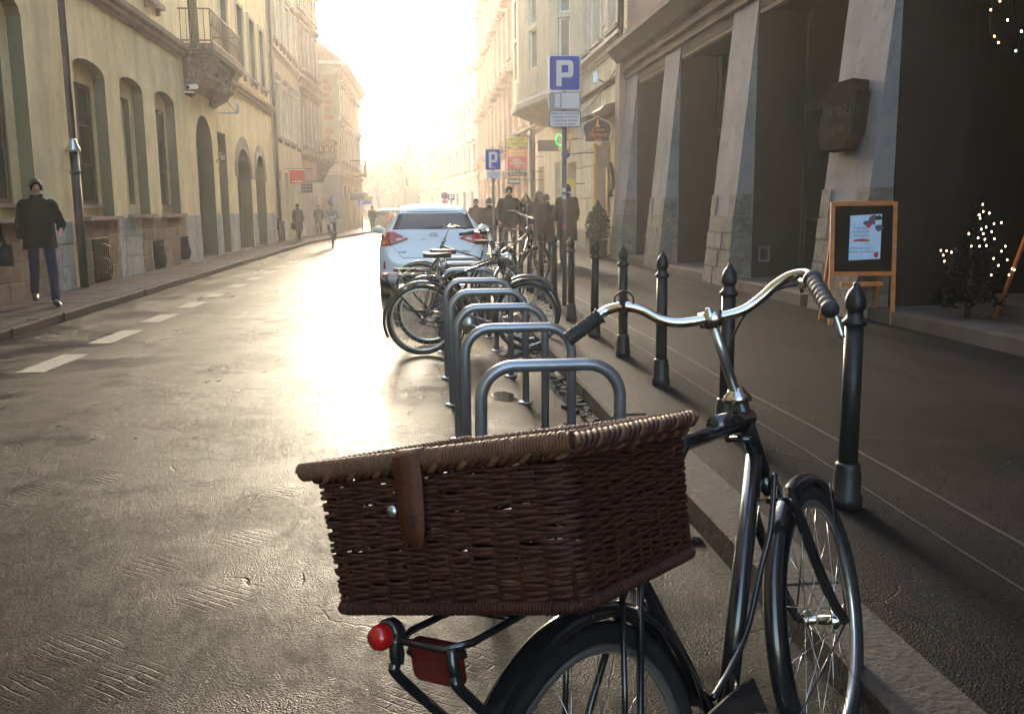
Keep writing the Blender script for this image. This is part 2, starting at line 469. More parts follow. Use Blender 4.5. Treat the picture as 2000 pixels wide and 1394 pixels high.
def window_mesh(w, h, arch, style, fm, gm):
    key = (round(w, 2), round(h, 2), round(arch, 2), style, fm, gm)
    if key in WINCACHE: return WINCACHE[key]
    b = .07
    def lp(o):
        return loop(-w/2+o, w/2-o, o, h, max(arch-o, 0) if arch else 0) if arch else loop(-w/2+o, w/2-o, o, h-o)
    A = lp(0.); B = lp(b); n = len(A)
    f = MB()
    f.add([(x, 0, z) for x, z in A]+[(x, 0, z) for x, z in B]+[(x, .05, z) for x, z in B],
          [(i, (i+1) % n, (i+1) % n+n, i+n) for i in range(n)]+[(i+n, (i+1) % n+n, (i+1) % n+2*n, i+2*n) for i in range(n)])
    top = h+arch*.8
    if style in ('cross', 'six'):
        f.box(-.03, .03, .005, .045, b, top-b)
        f.box(-w/2+b, w/2-b, .003, .047, h*.66, h*.66+.06)
    if style == 'six':
        f.box(-w/2+b, w/2-b, .01, .04, h*.33, h*.33+.035)
    if style == 'two':
        f.box(-w/2+b, w/2-b, .003, .047, h*.58, h*.58+.08)
    if style == 'bars':
        for i in range(1, 3): f.box(-w/2+w*i/3-.02, -w/2+w*i/3+.02, .005, .045, b, top-b)
    g = MB()
    g.add([(x, .03, z) for x, z in A], [tuple(t) for t in tessellate_polygon([[Vector((x, z, 0)) for x, z in A]])])
    WINCACHE[key] = (f.mesh('window', fm), g.mesh('pane', gm))
    return WINCACHE[key]
def put_window(root, W, s0, s1, z0, z1, d, arch=0., style='cross', fm='winframe', gm='winglass'):
    fme, gme = window_mesh(s1-s0, z1-z0, arch, style, fm, gm)
    mt = W.mt((s0+s1)/2, z0, d)
    w = inst('window', fme, root, mt)
    inst('pane', gme, w, mt)
    return w
SURR = {}
def surround(root, W, s0, s1, z0, z1, mat, hood=.12, sill=.1, t=.12, proud=.05):
    w = s1-s0; h = z1-z0
    key = (round(w, 2), round(h, 2), mat, hood, sill, t)
    if key not in SURR:
        a = MB()
        a.box(-w/2-t, -w/2, -proud, 0, 0, h); a.box(w/2, w/2+t, -proud, 0, 0, h); a.box(-w/2-t, w/2+t, -proud, 0, h, h+t)
        x = a.mesh('window_surround', mat)
        sl = MB(); sl.box(-w/2-t-.05, w/2+t+.05, -sill-.05, 0, -.11, 0)
        for q in (-1, 1): sl.box(q*w*.42-.05, q*w*.42+.05, -sill, 0, -.27, -.11)
        y = sl.mesh('sill', 'stonetrim')
        hd = None
        if hood:
            hh = MB(); hh.box(-w/2-t-.06, w/2+t+.06, -hood, 0, h+t+.1, h+t+.19); hh.box(-w/2-t-.1, w/2+t+.1, -hood-.07, 0, h+t+.19, h+t+.24)
            hd = hh.mesh('hood_moulding', mat)
        SURR[key] = (x, y, hd)
    x, y, hd = SURR[key]
    mt = W.mt((s0+s1)/2, z0)
    inst('window_surround', x, root, mt); inst('sill', y, root, mt)
    if hd: inst('hood_moulding', hd, root, mt)
def cornice(root, W, s0, s1, prof, mat, name='cornice'):
    # prof: list of (out, z) from bottom to top
    poly = [W.P(s0, z, -o) for o, z in prof]+[W.P(s0, prof[-1][1], .05), W.P(s0, prof[0][1], .05)]
    b = MB(); b.prism(poly, W.d*(s1-s0))
    return b.build(name, mat, root)
def std_prof(z, h, o):
    return [(o*.15, z), (o*.2, z+h*.2), (o*.45, z+h*.3), (o*.45, z+h*.5), (o*.85, z+h*.7), (o, z+h*.75), (o, z+h)]
def blocks(root, W, s0, s1, z0, z1, rows, width, mat, proud=.02, name='stone', jit=.3, joint=.012):
    rh = (z1-z0)/rows
    for i in range(rows):
        s = s0
        off = random.uniform(.3, 1)*width
        first = True
        while s < s1-.02:
            e = min(s1, s+(off if first else width*random.uniform(1-jit, 1+jit)))
            if s1-e < width*.3: e = s1
            pr = proud*random.uniform(.6, 1.3)
            b = MB()
            A, B, c, d = s+joint/2, e-joint/2, z0+i*rh+joint/2, z0+(i+1)*rh-joint/2
            k = min(.012, (B-A)*.2)
            v = [W.P(x, z, .02) for x, z in ((A, c), (B, c), (B, d), (A, d))]+[W.P(x, z, -pr+.006) for x, z in ((A, c), (B, c), (B, d), (A, d))] + \
                [W.P(x, z, -pr) for x, z in ((A+k, c+k), (B-k, c+k), (B-k, d-k), (A+k, d-k))]
            fs = []
            for o in (0, 4):
                fs += [(o+q, o+(q+1) % 4, o+4+(q+1) % 4, o+4+q) for q in range(4)]
            fs.append((8, 9, 10, 11))
            b.add(v, fs)
            b.build(name, mat, root)
            s = e; first = False
# ---------------- the ground, road and pavements ----------------
def sheet(name, poly, z, mat, kind='structure', th=None):
    b = MB()
    if th: b.prism([(x, y, z-th) for x, y in poly], (0, 0, th))
    else: b.add([(x, y, z) for x, y in poly], [tuple(t) for t in tessellate_polygon([[Vector((x, y, 0)) for x, y in poly]])])
    return b.build(name, mat, kind=kind)
sheet('ground', [(-400, -60), (400, -60), (400, 1500), (-400, 1500)], -.03, 'earth')
sheet('road', [(-4.72, -14), (1.2, -14), (1.2, 80), (-.2, 106), (-3.0, 128), (-14, 150), (-16, 140), (-5.2, 120), (-2.6, 100), (-2.0, 76), (-2.6, 62), (-3.4, 54), (-4.2, 47), (-4.72, 41)], 0, 'road')
LP = sheet('pavement', [(-6.4, -14), (-4.86, -14), (-4.86, 41), (-4.35, 47), (-3.55, 54), (-2.75, 62), (-2.15, 76), (-4.6, 76), (-9.5, 57.8), (-6.6, 54)], .085, 'flag')
RP = sheet('pavement', [(1.42, -14), (7.2, -14), (7.2, 90), (1.4, 90)], .12, 'pave')
def kerb(parent, x0, x1, ys, ztop, mat='kerb'):
    for a, b_ in zip(ys[:-1], ys[1:]):
        j = random.uniform(-.006, .006); dx = random.uniform(-.012, .012)
        b = MB(); w = x1-x0; k = .018
        y0, y1 = a+.006, b_-.006
        pr = [(x0+dx, -.05), (x1+dx, -.05), (x1+dx, ztop+j), (x0+k+dx, ztop+j), (x0+dx, ztop-k+j)] if x0 > 0 else \
             [(x0+dx, -.05), (x1+dx, -.05), (x1+dx, ztop-k+j), (x1-k+dx, ztop+j), (x0+dx, ztop+j)]
        b.prism([(x, y0, z) for x, z in pr], (0, y1-y0, 0))
        b.build('kerb_stone', mat, parent)
ys = [2.0]
while ys[-1] < 44: ys.append(ys[-1]+random.uniform(.8, 1.15))
kerb(RP, 1.2, 1.425, ys, .125)
kerb(RP, 1.2, 1.425, [-14, -6, 2.0], .125)
kerb(RP, 1.2, 1.425, [ys[-1], 60, 80], .125)
ys = [8.0]
while ys[-1] < 40.5: ys.append(ys[-1]+random.uniform(.75, 1.2))
kerb(LP, -4.86, -4.70, ys, .122)
b = MB()
pts = [(-4.78, ys[-1]), (-4.27, 47), (-3.47, 54), (-2.67, 62), (-2.07, 76)]
for p, q in zip(pts[:-1], pts[1:]):
    d = Vector((q[0]-p[0], q[1]-p[1], 0)); n = Vector((-d.y, d.x, 0)).normalized()*.16
    b.obox(((p[0]+q[0])/2, (p[1]+q[1])/2, .035), n, d, (0, 0, .17))
b.box(-4.86, -4.70, -14, 8.0, -.05, .122)
b.build('kerb', 'kerb', LP, kind='stuff')
# flagstones, laid across in uneven courses
y = 9.0; cnt = 0
far = MB()
while y < 40.5:
    dy = random.uniform(.42, .62)
    x = -6.06; n = random.choice((2, 3, 3))
    xs = sorted([-6.06, -4.865]+[-6.06+1.2*(i+random.uniform(-.15, .15))/n for i in range(1, n)])
    for a, c in zip(xs[:-1], xs[1:]):
        h = .118+random.uniform(-.006, .004)
        tl = random.uniform(-.004, .004)
        b = far if cnt >= 190 else MB()
        b.add([(a+.006, y+.006, .08), (c-.006, y+.006, .08), (c-.006, y+dy-.006, .08), (a+.006, y+dy-.006, .08),
               (a+.006, y+.006, h), (c-.006, y+.006, h+tl), (c-.006, y+dy-.006, h+tl), (a+.006, y+dy-.006, h)],
              [(4, 5, 6, 7), (0, 1, 5, 4), (1, 2, 6, 5), (2, 3, 7, 6), (3, 0, 4, 7)])
        if cnt < 190: b.build('flagstone', 'flag', LP)
        cnt += 1
    y += dy
far.build('paving', 'flag', LP, kind='stuff')
# painted dashes along the left lane edge
DM = []
for (y0, y1) in ((4.6, 5.6), (6.6, 7.5), (8.62, 9.68), (10.46, 11.6), (12.42, 13.35), (14.25, 15.1), (16.0, 16.6), (17.9, 18.8), (19.9, 20.7), (21.9, 22.7), (24., 24.8), (26.2, 27)):
    b = MB(); n = 10
    vs = []
    for i in range(n+1):
        t = i/n; yy = y0+(y1-y0)*t
        vs += [(-3.66+.03*t+random.uniform(-.008, .008), yy, .004), (-3.40+.03*t+random.uniform(-.008, .008), yy, .004)]
    b.add(vs, [(2*i, 2*i+1, 2*i+3, 2*i+2) for i in range(n)])
    o = b.build('road_marking', 'paint', kind='structure')
for x, w in ((2.30, .011), (2.03, .006)):
    b = MB(); vs = []; n = 160
    for i in range(n+1):
        yy = -2+32*i/n; xx = x+.012*math.sin(yy*1.7)+random.uniform(-.003, .003)
        vs += [(xx-w, yy, .124), (xx+w, yy, .124)]
    b.add(vs, [(2*i, 2*i+1, 2*i+3, 2*i+2) for i in range(n)])
    b.build('joint', 'seam', RP)
def blob(cx, cy, rx, ry, z, n=48, rough=.2, seed=1):
    rnd = random.Random(seed); ph = [rnd.uniform(0, 6.28) for _ in range(6)]
    out = []
    for i in range(n):
        a = 2*math.pi*i/n
        k = 1+rough*sum(math.sin(a*(j+2)+ph[j])/(j+1.5) for j in range(6))
        out.append((cx+rx*k*math.cos(a), cy+ry*k*math.sin(a)))
    return out
for i, (cx, cy, rx, ry) in enumerate(((.95, 5.5, .05, .5), (1.08, 7.2, .06, .8), (.62, 6.9, .10, .18), (.9, 9.2, .18, .4), (.55, 4.9, .08, .12))):
    sheet('puddle', blob(cx, cy, rx, ry, 0, seed=i+3), .004, 'water')
# broken setts in the gutter beside the right kerb
G = MB()
for i in range(230):
    yy = random.uniform(3.6, 12.5); xx = 1.17-abs(random.gauss(0, .07))
    s_ = random.uniform(.02, .055); a = random.uniform(0, 3)
    dx = Vector((math.cos(a), math.sin(a), 0))*s_*1.4; dy = Vector((-math.sin(a), math.cos(a), 0))*s_
    G.obox((xx, yy, .008), dx, dy, (0, 0, random.uniform(.014, .03)))
G.build('gravel', 'kerb', kind='stuff')

# ---------------- left side: yellow plaster house ----------------
A = thing('yellow_house', 'yellow plastered house with arched niches and a stone plinth along the left pavement', 'building', (-6.05, 9, 0))
WA = Wall((-6.05, -14), (-6.05, 40.9), 1)   # s = y+14
def sa(y): return y+14
mb = MB(); holes = []
niches = [(8.6, 11.2, 1.42, 4.5, .32), (12.9, 15.65, 1.36, 4.45, .40), (17.72, 19.45, 1.36, 4.02, .22), (20.36, 22.0, 1.39, 4.05, .22), (22.98, 24.75, 1.39, 4.08, .22)]
for (a, c, z0, z1, ar) in niches: holes.append(dict(loop=loop(sa(a), sa(c), z0, z1, ar), depth=.22))
holes.append(dict(loop=loop(sa(26.9), sa(29.0), .121, 3.3, .85), depth=.45))
holes.append(dict(loop=loop(sa(29.75), sa(31.0), .121, 3.86), depth=.4))
holes.append(dict(loop=loop(sa(32.6), sa(35.3), .121, 2.6, 1.0), depth=.45))
holes.append(dict(loop=loop(sa(36.3), sa(38.5), .121, 2.6, .95), depth=.45))
up = []
for i, y in enumerate((10.5, 13.5, 16.5, 19.6, 22.6)): up.append((y, y+1.15))
for y in (26.9, 31.1, 33.9, 36.3, 38.5): up.append((y, y+1.15))
for (a, c) in up: holes.append(dict(loop=loop(sa(a), sa(c), 6.3 if a != 26.9 else 5.82, 8.5), depth=.2))
for (a, c) in up: holes.append(dict(loop=loop(sa(a), sa(c), 10.2, 12.2), depth=.2))
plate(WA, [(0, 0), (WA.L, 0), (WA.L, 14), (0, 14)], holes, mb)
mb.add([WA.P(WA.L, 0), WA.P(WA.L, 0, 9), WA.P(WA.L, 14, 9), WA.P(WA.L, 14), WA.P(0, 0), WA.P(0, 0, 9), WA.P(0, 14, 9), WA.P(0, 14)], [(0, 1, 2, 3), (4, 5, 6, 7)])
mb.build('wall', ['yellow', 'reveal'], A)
b = MB(); b.prism([WA.P(-.1, 13.98, -.5), WA.P(-.1, 14.2, -.5), WA.P(-.1, 17, 4.5), WA.P(-.1, 13.98, 9.3)], WA.d*(WA.L+.2)); b.build('roof', 'ashlar', A)
for i, (a, c, z0, z1, ar) in enumerate(niches):
    pb = MB(); s0, s1 = sa(a), sa(c); w = s1-s0
    blind = (i == 3)
    h0, h1 = s0+w*.06, s1-w*(.12 if i != 3 else .2)
    zz0 = z0+.22; zz1 = z1-.18
    if i < 2: h0, h1 = s0+w*.05, s1-w*.12; zz1 = z1-.35
    hl = dict(loop=loop(h0, h1, zz0, zz1), depth=.07 if not blind else .12)
    plate(WA, loop(s0-.01, s1+.01, z0-.01, z1, ar+.01), [hl], pb, d=.22, mr=1)
    if blind: pb.add([WA.P(h0, zz0, .34), WA.P(h1, zz0, .34), WA.P(h1, zz1, .34), WA.P(h0, zz1, .34)], [(0, 1, 2, 3)], 0)
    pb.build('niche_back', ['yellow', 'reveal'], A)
    if not blind:
        put_window(A, WA, h0, h1, zz0, zz1, .25, style='six' if i != 1 else 'bars', fm='brownframe', gm='darkglass')
        q = MB(); q.obox(WA.P((h0+h1)/2, zz0-.03, .19), WA.d*(h1-h0+.1), WA.inn*.12, (0, 0, .06)); q.build('inner_sill', 'stonetrim', A)
    q = MB(); q.obox(WA.P((s0+s1)/2, z0-.035, -.02), WA.d*(w+.16), WA.inn*.26, (0, 0, .07)); q.build('sill', 'stonetrim', A)
for (a, c) in up:
    for z0, z1 in ((6.3 if a != 26.9 else 5.82, 8.5), (10.2, 12.2)):
        put_window(A, WA, sa(a), sa(c), z0, z1, .18, style='cross', fm='brownframe' if z0 < 6 else 'winframe')
        if z0 != 5.82: surround(A, WA, sa(a), sa(c), z0, z1, 'cream', hood=0, t=.14)
for (a, c, h, ar) in ((26.9, 29.0, 3.3, .85), (32.6, 35.3, 2.6, 1.0), (36.3, 38.5, 2.6, .95)):
    d = MB(); lp = loop(sa(a), sa(c), .12, h, ar)
    d.add([WA.P(x, z, .42) for x, z in lp], [tuple(t) for t in tessellate_polygon([[Vector((x, z, 0)) for x, z in lp]])])
    mid = (sa(a)+sa(c))/2
    for q in (-1, 1):
        for k in range(3):
            z0 = .3+k*(h-.3)/3
            d.obox(WA.P(mid+q*(c-a)*.24, z0+(h-.3)/6, .40), WA.d*(c-a)*.36, WA.inn*.05, (0, 0, (h-.3)/3-.14))
    d.build('door', 'darkdoor' if a < 30 else 'brownframe', A)
put_window(A, WA, sa(29.75), sa(31.0), .12, 3.86, .38, style='six', fm='brownframe', gm='darkglass')
cornice(A, WA, 0, sa(25.7), [(.05, 5.36), (.06, 5.42), (.13, 5.45), (.13, 5.55), (.22, 5.6), (.24, 5.70), (.10, 5.74)], 'stonetrim', 'string_course')
cornice(A, WA, sa(29.9), WA.L, [(.05, 5.36), (.06, 5.42), (.13, 5.45), (.13, 5.55), (.22, 5.6), (.24, 5.70), (.10, 5.74)], 'stonetrim', 'string_course')
cornice(A, WA, 0, WA.L, std_prof(13.4, .6, .55), 'stonetrim', 'eaves_cornice')
# plinth: whitewashed panels and brown stones
blocks(A, WA, sa(9), sa(15.9), .10, 1.30, 4, .55, 'ashlar')
blocks(A, WA, sa(15.95), sa(17.0), .10, 1.30, 3, .6, 'whiteplinth', proud=.03)
blocks(A, WA, sa(17.25), sa(17.95), .10, 1.30, 4, .4, 'ashlar')
blocks(A, WA, sa(17.95), sa(18.95), .97, 1.30, 1, .5, 'ashlar')
blocks(A, WA, sa(18.95), sa(19.55), .10, 1.30, 4, .45, 'ashlar')
blocks(A, WA, sa(19.6), sa(21.15), .10, 1.34, 3, .9, 'whiteplinth', proud=.03)
blocks(A, WA, sa(21.2), sa(25.1), .80, 1.32, 2, .55, 'ashlar')
for a, c in ((21.2, 21.85), (22.85, 24.4), (25.2, 25.25)): 
    if c-a > .2: blocks(A, WA, sa(a), sa(c), .10, .80, 2, .6, 'ashlar')
blocks(A, WA, sa(25.2), sa(26.85), .10, 1.36, 2, .85, 'whiteplinth', proud=.03)
for a, c in ((29.1, 29.7), (31.05, 32.5), (35.4, 36.2), (38.6, 40.6)): blocks(A, WA, sa(a), sa(c), .10, 1.36, 2, .8, 'whiteplinth', proud=.03)
for (y, w, z0, z1) in ((18.4, .8, .13, .94), (22.35, .75, .13, .78), (24.8, .65, .22, .80)):
    g = MB(); g.obox(WA.P(sa(y), (z0+z1)/2, -.01), WA.d*w, WA.inn*.04, (0, 0, z1-z0))
    g.build('cellar_opening', 'carblack', A)
    g = MB()
    for i in range(7):
        s = sa(y)-w/2+w*(i+.5)/7
        g.tube(smooth_path([WA.P(s, z0, -.05), WA.P(s+.04, z0+(z1-z0)*.3, -.09), WA.P(s-.03, z0+(z1-z0)*.6, -.06), WA.P(s+.02, z1, -.05)], 3), .012, 5)
    for i in range(3):
        z = z0+(z1-z0)*(i+.5)/3
        g.tube([WA.P(sa(y)-w/2, z, -.05), WA.P(sa(y), z+.04, -.09), WA.P(sa(y)+w/2, z-.02, -.05)], .010, 5)
    g.build('cellar_grille', 'iron', A)
# door voussoir marks of the two garage arches are plastered pilaster rims
for (a, c, h, ar) in ((32.6, 35.3, 2.6, 1.0), (36.3, 38.5, 2.6, .95)):
    lo = loop(sa(a), sa(c), 1.4, h, ar)[2:]; li = loop(sa(a)-.28, sa(c)+.28, 1.4, h, ar+.42)[2:]
    n = len(lo)
    for i in range(n-1):
        g = MB(); g.prism([WA.P(*lo[i]), WA.P(*lo[i+1]), WA.P(*li[i+1]), WA.P(*li[i])], WA.inn*-.03); g.build('voussoir', 'stonetrim', A)

# balcony on its worn stone console
B = thing('stone_balcony', 'weathered stone balcony with rusty iron railing on a dark carved console', 'balcony', (-6.05, 27.8, 5.6))
b = MB()
b.box(-6.05, -5.18, 25.65, 29.95, 5.62, 5.76); b.box(-6.05, -5.22, 25.72, 29.88, 5.52, 5.62)
b.build('slab', 'bracket', B)
b = MB()
prof = [(0., 5.52), (.80, 5.52), (.78, 5.38), (.70, 5.30), (.72, 5.18), (.60, 5.05), (.62, 4.95), (.46, 4.84), (.40, 4.72), (.28, 4.66), (.12, 4.58), (0, 4.5)]
for y0, y1, k in ((25.95, 26.7, 1.), (26.7, 28.9, .86), (28.9, 29.65, 1.)):
    b.prism([(-6.05+x*k, y0+.002, 5.52-(5.52-z)*(1 if k == 1 else .8)) for x, z in prof], (0, y1-y0-.004, 0))
b.build('console', 'bracket', B)
rnd = random.Random(5)
b = MB()
for i in range(26):
    y = 25.95+i*.145; x = -6.05+rnd.uniform(.15, .62)
    b.lathe([(0, -.09), (.06, -.06), (.085, 0), (.05, .07), (0, .09)], (x, y, 4.9+(x+6.05)*.55), 6)
b.build('carved_ornament', 'bracket', B, kind='stuff')
b = MB()
for z in (6.63, 5.84):
    b.tube([(-6.05, 25.72, z), (-5.24, 25.72, z), (-5.24, 29.88, z), (-6.05, 29.88, z)], .022, 6, sm=False)
b.build('handrail', 'rail', B)
bar = MB(); bar.tube([(0, 0, 0), (0, 0, .87)], .011, 5); bm_ = bar.mesh('baluster', 'rail')
for i in range(6): inst('baluster', bm_, B, Matrix.Translation((-6.0+i*.15, 25.72, 5.76)))
for i in range(28): inst('baluster', bm_, B, Matrix.Translation((-5.24, 25.75+i*.152, 5.76)))
b = MB()
for i in range(13):
    y0 = 25.9+i*.304
    b.tube([(-5.23, y0+.11*math.cos(t*.5), 6.2+.22*math.sin(t*.5)*math.cos(t*.18)) for t in range(13)], .009, 4)
b.build('scrollwork', 'rail', B, kind='stuff')

def downpipe(x, y, segs, label, bend=None):
    t = thing('downpipe', label, 'drainpipe', (x, y, 0))
    for (z0, z1, r, mt) in segs:
        b = MB(); b.tube([(x, y, z0), (x, y, z1)], r, 12); b.build('pipe_section', mt, t)
        b = MB(); b.lathe([(r+.004, -.03), (r+.018, -.02), (r+.018, .02), (r+.004, .03)], (x, y, z1-.35), 12); b.build('pipe_collar', mt, t)
    return t
t = downpipe(-5.93, 17.1, [(.121, 2.48, .075, 'pipe_black'), (2.5, 13.4, .058, 'pipe')], 'grey downpipe with black cast iron foot on the yellow house')
b = MB(); b.lathe([(.06, .14), (.065, .10), (.12, -.04), (.125, -.07), (.085, -.07)], (-5.93, 17.1, 2.56), 14); b.build('rain_hopper', 'silver', t)
t = downpipe(-5.93, 41.1, [(.121, 2.4, .075, 'pipe_black'), (2.42, 13.4, .055, 'pipe')], 'pale downpipe between the yellow house and the cream house')
t = downpipe(-5.86, 41.6, [(.121, 1.0, .06, 'pipe_black')], 'short black pipe stub beside the cream house drain')
t = thing('security_camera', 'white dome camera under the left end of the stone balcony', 'camera', (-5.9, 25.6, 4.6))
b = MB(); b.box(-6.05, -5.72, 25.55, 25.62, 4.50, 4.53); b.build('bracket', 'silver', t)
b = MB(); b.tube([(-5.80, 25.3, 4.60), (-5.66, 25.62, 4.66)], .065, 10); b.build('housing', 'camwhite', t)
b = MB(); b.tube([(-5.815, 25.27, 4.595), (-5.80, 25.3, 4.60)], .05, 10); b.build('lens', 'carglass', t)
t = thing('security_camera', 'white bullet camera on a long wall arm beyond the stone balcony', 'camera', (-5.9, 30.2, 4.3))
b = MB(); b.box(-6.05, -5.45, 30.18, 30.22, 4.42, 4.46); b.build('bracket', 'silver', t)
b = MB(); b.tube([(-5.47, 30.2, 4.46), (-5.45, 30.2, 4.74)], .05, 8); b.build('housing', 'camwhite', t)
b = MB(); b.tube(smooth_path([(-5.5, 30.2, 4.45), (-5.75, 30.2, 4.75), (-6.02, 30.2, 5.1), (-6.03, 30.2, 5.36)]), .008, 4); b.build('cable', 'iron', t)
t = thing('wall_lantern', 'small black wall lantern between the two doorways of the yellow house', 'lantern', (-5.9, 29.4, 3.0))
b = MB(); b.tube(smooth_path([(-6.05, 29.4, 2.9), (-5.98, 29.4, 3.0), (-5.86, 29.4, 2.95)]), .012, 5); b.build('arm', 'iron', t)
b = MB(); b.lathe([(.10, .17), (.11, .18), (.03, .27), (0, .30)], (-5.86, 29.4, 2.95), 6, sm=False); b.lathe([(.0, -.05), (.06, -.04), (.07, 0), (.06, .01)], (-5.86, 29.4, 2.95), 6, sm=False)
for k in range(6):
    a = k*math.pi/3
    b.tube([(-5.86+.065*math.cos(a), 29.4+.065*math.sin(a), 2.95), (-5.86+.095*math.cos(a), 29.4+.095*math.sin(a), 3.13)], .008, 4)
b.build('cap', 'iron', t)
b = MB(); b.lathe([(.055, .01), (.085, .17)], (-5.86, 29.4, 2.95), 6, sm=False); b.build('glass', 'offwhite', t)

# generic town house
def house(name, label, p0, p1, side, H, wall, rows, base, depth=9., trim='lighttrim', eave=.6, roofm='ashlar', hood=.12, style='two', fm='winframe', gm='winglass', strings=(), endwall=True):
    root = thing(name, label, 'building', (p0[0], p0[1], 0))
    W = Wall(p0, p1, side); mb = MB(); holes = []
    for (z0, z1, ss, w) in rows:
        for s in ss: holes.append(dict(loop=loop(s-w/2, s+w/2, z0, z1), depth=.22))
    for (s0, s1, z1, ar) in base: holes.append(dict(loop=loop(s0, s1, .121, z1, ar), depth=.35))
    plate(W, [(0, 0), (W.L, 0), (W.L, H), (0, H)], holes, mb)
    mb.add([W.P(W.L, 0), W.P(W.L, 0, depth), W.P(W.L, H, depth), W.P(W.L, H), W.P(0, 0), W.P(0, 0, depth), W.P(0, H, depth), W.P(0, H)], [(0, 1, 2, 3), (4, 5, 6, 7)])
    mb.build('wall', [wall, wall], root)
    for (z0, z1, ss, w) in rows:
        for s in ss:
            put_window(root, W, s-w/2, s+w/2, z0, z1, .18, style=style, fm=fm, gm=gm)
            surround(root, W, s-w/2, s+w/2, z0, z1, trim, hood=hood)
    for (s0, s1, z1, ar) in base:
        put_window(root, W, s0, s1, .121, z1, .33, arch=ar, style='cross', fm='brownframe', gm='darkglass')
    b = MB(); b.prism([W.P(-.1, H-.02, -.3), W.P(-.1, H+.15, -.3), W.P(-.1, H+2.2, depth/2), W.P(-.1, H-.02, depth+.2)], W.d*(W.L+.2)); b.build('roof', roofm, root)
    if eave: cornice(root, W, -.05, W.L+.05, std_prof(H-.7, .68, eave), trim, 'eaves_cornice')
    for z in strings: cornice(root, W, 0, W.L, std_prof(z, .28, .2), trim, 'string_course')
    return root, W
def rng(a, b, n): return [a+(b-a)*i/(n-1) for i in range(n)]
Bh, WB = house('cream_house', 'tall cream house with white framed windows after the yellow house', (-6.05, 41.2), (-6.0, 50.4), 1, 15.5, 'cream',
   [(4.7, 7.0, (1.6, 3.8, 5.9, 8.0), 1.05), (8.9, 11.0, (1.6, 3.8, 5.9, 8.0), 1.05), (12.3, 13.9, (1.6, 3.8, 5.9, 8.0), 1.0)],
   [(.8, 1.9, 3.2, 0), (2.9, 3.9, 3.2, 0), (4.5, 5.7, 3.2, 0), (7.0, 8.2, 2.9, 0)], strings=(8.1,))
b = MB(); b.obox(WB.P(.35, 7.6, -.05), WB.d*.5, WB.inn*.14, (0, 0, 14.9)); b.build('pilaster', 'stonetrim', Bh)
for s in (2.4, 6.3, 8.8):
    b = MB(); b.obox(WB.P(s, .55, -.04), WB.d*.7, WB.inn*.1, (0, 0, .86)); b.build('plinth', 'lighttrim', Bh)
Ch, WC = house('rose_house', 'rose coloured house with tall close set windows and a far balcony', (-5.98, 50.6), (-5.6, 57.6), 1, 14.2, 'rose',
   [(4.9, 7.5, rng(.8, 6.2, 5), .8), (8.9, 11.2, rng(.8, 6.2, 5), .8), (12.0, 13.2, rng(.8, 6.2, 5), .7)],
   [(.7, 1.9, 3.0, 0), (2.6, 3.6, 3.0, 0), (4.6, 5.8, 3.0, 0)], trim='stonetrim', strings=(4.1, 8.1), hood=.18)
t = thing('iron_balcony', 'dark iron balcony on a carved bracket on the rose house corner', 'balcony', (-5.7, 55.5, 4.2))
b = MB(); b.box(-5.72, -4.6, 54.8, 57.0, 4.2, 4.36); b.prism([(-5.72, 55.4, 4.2), (-4.75, 55.4, 4.2), (-5.1, 55.4, 3.8), (-5.5, 55.4, 3.2), (-5.72, 55.4, 3.1)], (0, 1.2, 0)); b.build('slab', 'bracket', t)
b = MB()
b.tube([(-5.7, 54.85, 5.4), (-4.65, 54.85, 5.4), (-4.65, 56.95, 5.4), (-5.7, 56.95, 5.4)], .04, 5)
for i in range(8): b.tube([(-5.65+i*.14, 54.85, 4.36), (-5.65+i*.14, 54.85, 5.4)], .02, 4)
for i in range(15): b.tube([(-4.65, 54.85+i*.15, 4.36), (-4.65, 54.85+i*.15, 5.4)], .02, 4)
for i in range(3): b.tube([(-5.4+i*.32+.13*math.cos(a*.6), 54.83, 4.9+.22*math.sin(a*.6)) for a in range(12)], .03, 4)
b.build('railing', 'rail', t)
# pale corner house with red and white quoins
Dh, WD = house('corner_house', 'pale corner house with red quoins and ornate upper floors at the side street', (-4.64, 59.0), (-4.29, 75), 1, 10.4, 'paleyel',
   [(4.5, 6.4, rng(1.4, 14.6, 7), 1.1), (7.3, 9.0, rng(1.4, 14.6, 7), 1.1)], [(1.5, 2.6, 3.0, 0), (4, 5.2, 3.0, 0), (7, 8.4, 3.0, 0), (11, 12.2, 3.0, 0)], depth=5., trim='lighttrim', strings=(3.6, 6.9), hood=.2, gm='warmglass')
WD2 = Wall((-9.6, 58.98), (-4.64, 58.98), 1)
cornice(Dh, WD2, 0, WD2.L+.3, std_prof(9.6, .75, .5), 'lighttrim', 'eaves_cornice')
cornice(Dh, WD2, 0, WD2.L+.2, std_prof(3.6, .3, .25), 'lighttrim', 'string_course')
b = MB(); b.box(-9.6, -4.6, 58.9, 59.0, .12, 3.6); b.build('ground_floor_facing', 'paleroom', Dh)
for i in range(13):
    if i in (6,): continue
    b = MB(); z = 3.95+i*.43; w = .5 if i % 2 else .34
    b.box(-5.5, -5.5+w, 58.90, 58.99, z, z+.25); b.build('quoin', 'orange', Dh)
for i, (x, h) in enumerate(((-5.3, .5), (-4.5, .5))):
    pass
b = MB(); b.box(-3.9, -3.3, 66.5, 67.2, 4.0, 4.6)
t = thing('iron_balcony', 'small dark balcony with planters on the far corner house', 'balcony', (-4.5, 66, 3.9))
b = MB(); b.box(-4.5, -3.5, 65.2, 67.8, 3.75, 3.92); b.build('slab', 'bracket', t)
b = MB(); b.tube([(-4.5, 65.25, 4.8), (-3.55, 65.25, 4.8), (-3.55, 67.75, 4.8)], .04, 5)
